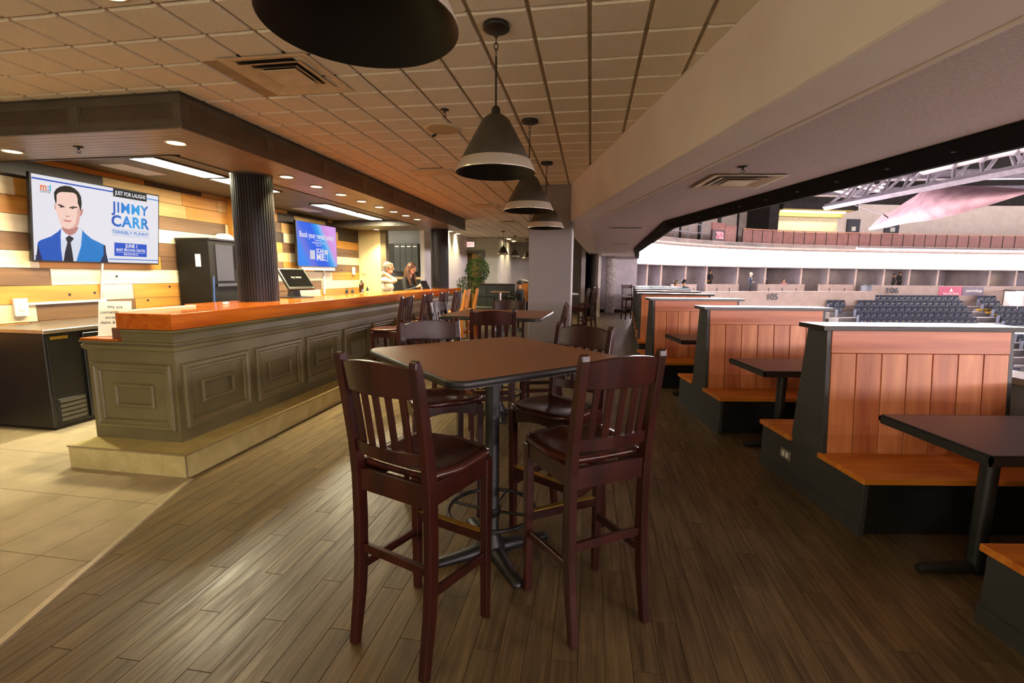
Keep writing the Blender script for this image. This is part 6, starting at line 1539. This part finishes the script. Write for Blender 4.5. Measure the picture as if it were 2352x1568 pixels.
for lb, px0, px1, c, tx in (('pink sponsor banner with a white triangle emblem', 2161, 2211, srgb(196, 84, 118), 'Snowside House'), ('grey sponsor banner right of the pink one', 2213, 2262, srgb(120, 108, 128), 'permitup')):
    s0, s1 = len_at_px(px0), len_at_px(px1); d = thing('sponsor_banner', lb, 'banner', (0, 0, 0)); rbox(s0, s1, -0.16, -0.11, 0.22, 0.90).build('board', mat('banner_' + ('pink' if px0 < 2200 else 'grey'), c, None, 2, 0.6), d)
    mid = (px0 + px1) / 2
    ring_text(tx, mid, -0.23, 0.36 if px0 < 2200 else 0.60, 0.22 if px0 < 2200 else 0.34, M_PAPER, d, 1.35, 0.004)
    if px0 < 2200:
        p, t, o = at_len(len_at_px(mid)); q = p - o * 0.22
        MB().prism([(-0.15, 0.0), (0.15, 0.0), (0.0, 0.27)], -0.005, 0.005, 'y').build('emblem', M_PAPER, d, loc=(q.x, q.y, 0.52), rz=math.atan2(t.y, t.x))
bl_ = thing('grey_barrel', 'grey round bin at the end of the terrace', 'bin', at_len(len_at_px(1980))[0] - at_len(len_at_px(1980))[2] * 0.6 + Vector((0, 0, 0.1)))
MB().lathe([(0.33, 0), (0.36, 0.4), (0.36, 0.9)], 18).build('drum', mat('barrel_grey', srgb(96, 98, 110), None, 3, 0.6), bl_); MB().lathe([(0.38, 0.88), (0.38, 0.94)], 18).build('rim', M_BLACK, bl_)
pk = thing('white_post', 'white boxed post at the right end of the wall marked 106', 'post', (0, 0, 0)); s = len_at_px(2318)
rbox(s - 0.25, s + 0.25, -1.6, -0.2, -1.2, 0.62).build('post', M_WALLW, pk); rbox(s + 0.3, s + 6, -0.9, -0.3, -1.0, 0.60).build('side_wall', M_FASCIA, pk); rbox(s - 0.3, s + 6, -1.0, -0.2, 0.60, 0.72).build('dark_cap', M_SUITEDK, pk)

# ------------------------------------------------------------ seating rows
seat_me = {}
mb = MB(); mb.box(-0.235, 0.235, 0.05, 0.10, 0.34, 0.86); seat_me['back'] = mb.mesh('seat_back', M_NAVY, 0.02)
mb = MB(); mb.box(-0.22, 0.22, -0.05, 0.05, 0.30, 0.66); seat_me['pan'] = mb.mesh('seat_pan', mat('navy_seat_pan', srgb(30, 40, 68), srgb(24, 34, 58), 5, 0.6), 0.02)
mb = MB(); mb.box(-0.245, -0.215, -0.12, 0.10, 0.0, 0.58); seat_me['arm'] = mb.mesh('arm_rest', mat('seat_arm_grey', srgb(90, 94, 108), None, 5, 0.5))
mb = MB(); mb.lathe([(0.028, 0), (0.028, 0.004)], 8); seat_me['dot'] = mb.mesh('number_disc', mat('number_disc_yellow', srgb(236, 220, 120), None, 5, 0.5))
terr = MB()
cand = []
RISE, TREAD = 0.36, 0.82
rows = 16
px_min = {0: 2006, 1: 1880, 2: 1880}
aisle = [(2215, 0.42), (1948, 0.30)]
for r in range(rows):
    off = -0.62 - r * TREAD; zf = -0.62 - r * RISE
    s = len_at_px(px_min.get(r, 1880)) if r < 5 else len_at_px(2290)
    s = len_at_px(px_min.get(r, 1880))
    while s < 58:
        p, t, o = at_len(s); q = p + o * off
        pp_ = pix((q.x, q.y, zf + 0.5))
        aw = False
        for ax, sl in aisle:
            axr = ax + r * 13.5 * (1 if ax > 2100 else 0.25)
            if pp_ and abs(pp_[0] - axr - (8 if ax > 2100 else 0)) < (26 if ax > 2100 else 15): aw = True
        if r < 1 and pp_ and pp_[0] < 2008: aw = True
        if r < 2 and pp_ and pp_[0] > 2296: aw = True
        if pp_ and pp_[0] < 2420 and not aw and pp_[0] > 1860:
            vis = pp_[1] < 752 or pp_[0] > 2290
            if vis: cand.append((pp_[0] > 2420, r, q.copy(), zf, math.atan2(t.y, t.x)))
        s += 0.53
n = 0; far = MB(); ROWN = ['top', 'second', 'third', 'fourth', 'fifth', 'sixth', 'seventh', 'x']
for c in cand:
    _, r, q, zf, rz = c
    if n < 290:
        d = thing('stadium_seat', 'navy folding stadium seat in the %s row below the wall marked 106' % ROWN[min(r, 7)] if r < 7 else 'navy folding stadium seat low in the stands at the right edge', 'seat', (q.x, q.y, zf), rz, 'navy stadium seats')
        link('seat_back', seat_me['back'], d); link('seat_pan', seat_me['pan'], d); link('arm_rest', seat_me['arm'], d)
        k = link('number_disc', seat_me['dot'], d, (0, -0.052, 0.60)); k.rotation_euler = (PI / 2, 0, 0)
        n += 1
    else:
        far.m = Matrix.Translation((q.x, q.y, zf)) @ Matrix.Rotation(rz, 4, 'Z'); far.box(-0.21, 0.21, 0.05, 0.10, 0.36, 0.80); far.box(-0.20, 0.20, -0.05, 0.05, 0.34, 0.70)
if far.v:
    fo = far.build('distant_seats', M_NAVY, kind='stuff'); fo['label'] = 'mass of further navy stadium seats down the bowl'; fo['category'] = 'seats'
tr_ = MB()
prof = []
s0 = len_at_px(1870)
bowl = None
for r in range(rows + 6):
    off = -0.2 - r * TREAD; zf = -0.62 - r * RISE
    b_ = rbox(s0 if r else s2000 - 0.6, 60, off - TREAD, off, zf - 0.5, zf)
    o_ = b_.build('floor_stand_step' if bowl is None else 'step', M_CONC, bowl)
    if bowl is None: bowl = struct(o_, 'stepped concrete of the seating bowl')
# yellow-nosed aisle stairs
for lb, px0, k in (('yellow-edged aisle stairs right of the 106 seats', 2217, 13.5), ('short yellow-edged aisle stairs left in the stands', 1948, 3.4)):
    d = thing('aisle_stairs', lb, 'stairs', (0, 0, 0))
    for r in range(1, 8):
        for h in (0, 1):
            off = -0.2 - (r + h * 0.5) * TREAD; zf = -0.62 - r * RISE - (0.18 if h else 0)
            s = len_at_px(px0 + (r + h * 0.5) * k)
            if px0 > 2000 or r > 2: rbox(s - 0.55, s + 0.55, off - 0.42, off, zf - 0.14, zf + 0.18).build('tread', M_CONC, d); rbox(s - 0.55, s + 0.55, off - 0.45, off - 0.30, zf + 0.06, zf + 0.20).build('nosing', M_YELLOW, d)
wb = thing('lit_board', 'white lit board low in the stands at the right edge', 'display', (0, 0, 0)); q = at_y(2335, 759, 24)
MB().box(-0.55, 3.0, 0, 0.1, -0.17, 0.17).build('screen', emis('low_board', (0.95, 1.0, 0.93), 1.6), wb, loc=q); MB().box(-0.6, 3.05, 0.1, 0.2, -0.22, 0.22).build('casing', M_BLACK, wb, loc=q)
struct(MB().box(6.3, 75, -30, 33, -9.2, -9.0).build('floor_rink', mat('rink_floor', srgb(232, 226, 230), None, 1, 0.5)), 'event floor of the arena')
struct(MB().box(-12, 90, -45, 60, 14.0, 14.4).build('ceiling_arena', M_ROOF), 'dark roof deck of the arena')
struct(MB().box(90, 90.4, -45, 60, -9, 14).build('wall_arena_end', M_ROOF), 'far end wall of the arena')
struct(MB().box(-12, 90, -45.4, -45, -9, 14).build('wall_arena_rear', M_ROOF), 'rear wall of the arena')
struct(MB().box(-12, 90, 60, 60.4, -9, 14).build('wall_arena_back', M_ROOF), 'back wall of the arena')

# ------------------------------------------------------------ roof steel, ducts, fabric
def P3(px, py, y): return at_y(px, py, y)
ts = thing('roof_truss', 'lilac painted steel roof truss crossing the arena', 'truss', (0, 0, 0))
a, b = P3(1895, 476, 31), P3(2420, 372, 20)
MB().tube([a, b], 0.20, 4, smooth=False).build('lower_chord', M_TRUSS, ts)
a2, b2 = P3(1960, 420, 30.5), P3(2420, 300, 20.5)
MB().tube([a2, b2], 0.16, 4, smooth=False).build('upper_chord', M_TRUSS, ts)
for i in range(9):
    u = i / 9; v = (i + 0.5) / 9
    MB().tube([a.lerp(b, u), a2.lerp(b2, v)], 0.08, 6).build('web_member', M_TRUSS, ts); MB().tube([a2.lerp(b2, v), a.lerp(b, (i + 1) / 9)], 0.08, 6).build('web_member', M_TRUSS, ts)
for lb, pts, r in (('pale horizontal roof beam behind the lamp', ((1930, 415, 36), (2420, 409, 36)), 0.28), ('pale roof purlin below the beam', ((1770, 446, 38), (1985, 453, 38)), 0.22), ('long thin roof purlin over the fabric', ((2210, 411, 34), (2420, 410, 34)), 0.14), ('thin pale roof rail across the upper wall', ((1985, 442, 42), (2420, 436, 42)), 0.16), ('high horizontal roof beam at the right edge', ((2230, 340, 30), (2420, 338, 30)), 0.32)):
    d = thing('roof_beam', lb, 'beam', (0, 0, 0)); A, B = P3(*pts[0]), P3(*pts[1]); mb = MB(); dd = (B - A); rz = math.atan2(dd.y, dd.x)
    L_ = dd.length; m4 = Matrix.Translation(A) @ Matrix.Rotation(rz, 4, 'Z') @ Matrix.Rotation(-math.atan2(dd.z, math.hypot(dd.x, dd.y)), 4, 'Y'); 
    mb.m = m4; mb.box(0, L_, -r, r, -0.02, 0.03); mb.build('lower_flange', M_DUCT, d); mb = MB(); mb.m = m4; mb.box(0, L_, -0.03, 0.03, 0.03, r * 2.2); mb.build('web', M_TRUSS, d); mb = MB(); mb.m = m4; mb.box(0, L_, -r, r, r * 2.2, r * 2.2 + 0.04); mb.build('upper_flange', M_TRUSS, d)
dk = thing('ventilation_duct', 'bright silver round duct under the arena roof', 'duct', (0, 0, 0))
MB().tube([P3(2128, 386, 24), P3(2250, 356, 22), P3(2420, 318, 19.5)], 0.30, 14).build('duct_run', M_DUCT, dk)
for u in (0.25, 0.5, 0.75): q = P3(2128, 386, 24).lerp(P3(2420, 318, 19.5), u); MB().tube([q - Vector((0.05, -0.02, 0)), q + Vector((0.05, -0.02, 0))], 0.33, 14).build('band', M_TRUSS, dk)
MB().sphere(P3(2128, 386, 24), 0.31, 12, 8).build('end_cap', M_DUCT, dk); MB().tube([P3(2160, 384, 24), P3(2420, 328, 20)], 0.07, 8).build('small_pipe', M_DUCT, dk)
for lb, x0, y0 in (('cluster of pipes by the black track', 1900, 432), ('second cluster of pipes near the roof lamp', 1965, 425)):
    d = thing('pipe_cluster', lb, 'pipes', (0, 0, 0))
    for i, (dx, dy, ex, ey) in enumerate(((0, 0, 55, 12), (8, -6, 60, 4), (20, 4, 70, -4))): MB().tube([P3(x0 + dx, y0 + dy, 33), P3(x0 + ex, y0 + ey, 32)], 0.13 - 0.03 * i, 8).build('pipe', M_DUCT, d)
for i, (x0, y0, x1, y1) in enumerate(((2060, 392, 2085, 405), (2105, 385, 2080, 408), (2140, 372, 2095, 408), (2330, 352, 2345, 372))):
    d = thing('roof_brace', ('short roof brace left of the silver duct', 'roof brace leaning to the right below the track', 'steep roof brace beside the silver duct end', 'roof brace at the right edge')[i], 'brace', (0, 0, 0)); MB().tube([P3(x0, y0 - 14, 32), P3(x1, y1, 32)], 0.16, 4, smooth=False).build('member', M_TRUSS, d); MB().sphere(P3(x1, y1, 32), 0.2, 6, 4).build('gusset', M_TRUSS, d)
fl_ = thing('arena_roof_light', 'warm glowing floodlight high in the arena', 'floodlight', P3(2021, 421, 33)); E_F = emis('flood_glow', (1.0, 0.80, 0.55), ARENA_E * 2)
MB().lathe([(0.10, 0.0), (0.30, -0.25), (0.32, -0.30)], 18, cap=False).build('reflector', M_DUCT, fl_); MB().sphere((0, 0, -0.18), 0.17, 14, 10).build('lamp', E_F, fl_)
E_F2 = emis('arena_fill_light', (1.0, 0.74, 0.74), ARENA_E)  # unseen lamps added to throw light on soffit and booth backs
for i, (x, y) in enumerate(((18, -16), (27, -10), (22, -22), (30, 2))):
    d = thing('arena_roof_light', 'unseen fill light added under the arena roof', 'floodlight', (x, y, 12.6), 0, 'arena fill lights'); MB().lathe([(0.12, 0.0), (0.9, -0.28), (0.94, -0.34)], 18, cap=False).build('reflector', M_BLACK, d); MB().lathe([(0.88, -0.30), (0.001, -0.30)], 18, cap=False).build('lamp', E_F2, d); MB().tube([(0, 0, 0), (0, 0, 1.38)], 0.03, 6).build('stem', M_BLACK, d)
# draped fabric
top = [(1994, 527), (2029, 492), (2052, 484), (2077, 467), (2104, 450), (2130, 430), (2190, 426), (2260, 428), (2352, 434), (2420, 434)]
bot = [(1996, 529), (2040, 522), (2060, 517), (2080, 513), (2120, 508), (2160, 502), (2215, 488), (2275, 470), (2352, 446), (2420, 436)]
vs = []; fs = []; K = 9
for i, (a, b) in enumerate(zip(top, bot)):
    yy = 30 - i * 0.9
    for k in range(K):
        u = k / (K - 1); bul = math.sin(PI * u) * (-0.9 if 0 < i < 9 else 0)
        P = P3(a[0] + (b[0] - a[0]) * u, a[1] + (b[1] - a[1]) * u, yy + bul + (1 - u) * 1.6); vs.append(tuple(P))
N = len(vs); vs += [(x + 0.02, y + 0.06, z + 0.03) for x, y, z in vs]
for i in range(len(top) - 1):
    for k in range(K - 1):
        a = i * K + k; fs.append((a, a + 1, a + K + 1, a + K)); fs.append((N + a, N + a + K, N + a + K + 1, N + a + 1))
fb = thing('fabric_banner', 'pink-lit rolled fabric banner slung under the arena roof', 'banner', (0, 0, 0)); MB().add(vs, fs, True).build('cloth', M_FABRIC, fb)
MB().tube([P3(1850 + 105, 468, 31), P3(2029, 492, 29.1)], 0.02, 5).build('stay_cable', M_TRUSS, fb); MB().tube([P3(2029, 492, 29.0), P3(2050, 508, 29.0), P3(2078, 513, 28.0)], 0.035, 5).build('seam_cord', M_BLACK, fb)

# ------------------------------------------------------------ people in the arena
random.seed(3)
def spectator(label, px, off, zf, pose, top_m, leg_m, hair_m, face_rz=0.0, k=1.0, yx=None):
    if yx is None: p, t, o = at_len(len_at_px(px)); q = p + o * off; rz = math.atan2(t.y, t.x) + PI + face_rz
    else: q = Vector(yx); rz = face_rz
    if pose == 'stand':
        hs, hc, hf, hu = head(0.1, 0); sg = legs(2, 2) + torso(1) + hs[:5]
        for s in (-1, 1): sg += [((0.165 * s, 0, 1.38), (0.23 * s, 0.02, 1.12), 0.06, 0.05, 1), ((0.23 * s, 0.02, 1.12), (0.12 * s, 0.20, 1.05), 0.046, 0.036, 1), ((0.12 * s, 0.21, 1.05), (0.08 * s, 0.26, 1.05), 0.034, 0.03, 0)]
        c = hc + hu * 0.03 - hf * 0.02
    else:
        sg = seated(1, 2, 2); c = Vector((0, 0.085, 1.245))
    r = person(label, (q.x, q.y, zf), rz, sg, [M_SKIN, top_m, leg_m, M_LIP], 0.03, 'people in the arena', k)
    MB().sphere(c, 0.10, 12, 8, (1, 1.02, 0.92)).build('hair', hair_m, r)
MY = mat('shirt_yellow', srgb(226, 180, 60), None, 6, 0.8); MG = mat('shirt_grey', srgb(130, 126, 130), None, 6, 0.8); MO = mat('cap_gold', srgb(226, 176, 40), None, 6, 0.7); MT = mat('shirt_teal', srgb(90, 110, 120), None, 6, 0.8)
spectator('person in a yellow shirt sitting in the lit suite', 1643, 0.9, 0.42, 'sit', MY, M_TROUSER, M_DKHAIR, 0.2)
spectator('person standing in dark clothes in the lit suite', 1667, 1.3, 0.35, 'stand', M_BLKTOP, M_TROUSER, M_BRHAIR, -0.2, 0.95)
spectator('person in navy standing by the stair gap', 1714, -0.45, 0.1, 'stand', mat('shirt_navy', srgb(34, 40, 58), None, 6, 0.8), M_TROUSER, M_SKIN, 0.3)
spectator('person in a gold cap sitting in a dim suite', 1777, 0.9, 0.50, 'sit', MG, M_TROUSER, MO, 0.0)
spectator('person sitting low behind the parapet in a dim suite', 1815, 0.5, 0.20, 'sit', mat('shirt_rose', srgb(170, 110, 110), None, 6, 0.8), M_TROUSER, M_BRHAIR, -0.6, 0.9)
spectator('left of two dark-clothed people behind the wall marked 106', 2080, 0.9, 0.30, 'stand', M_BLKTOP, M_TROUSER, M_DKHAIR, 0.5, 0.92)
spectator('right of two dark-clothed people behind the wall marked 106', 2097, 1.0, 0.34, 'stand', M_BLKTOP, M_TROUSER, M_DKHAIR, -0.3, 0.97)
q = P3(1556, 650, 17.6); spectator('grey-haired person seated beyond the last booth', 0, 0, q.z - 1.22, 'sit', MG, M_TROUSER, M_GREYHAIR, 0.2, 1.0, (q.x, q.y, 0))
q = P3(1573, 648, 18.2); spectator('person in teal seated beyond the last booth', 0, 0, q.z - 1.22, 'sit', MT, M_TROUSER, M_DKHAIR, 0.0, 1.0, (q.x, q.y, 0))
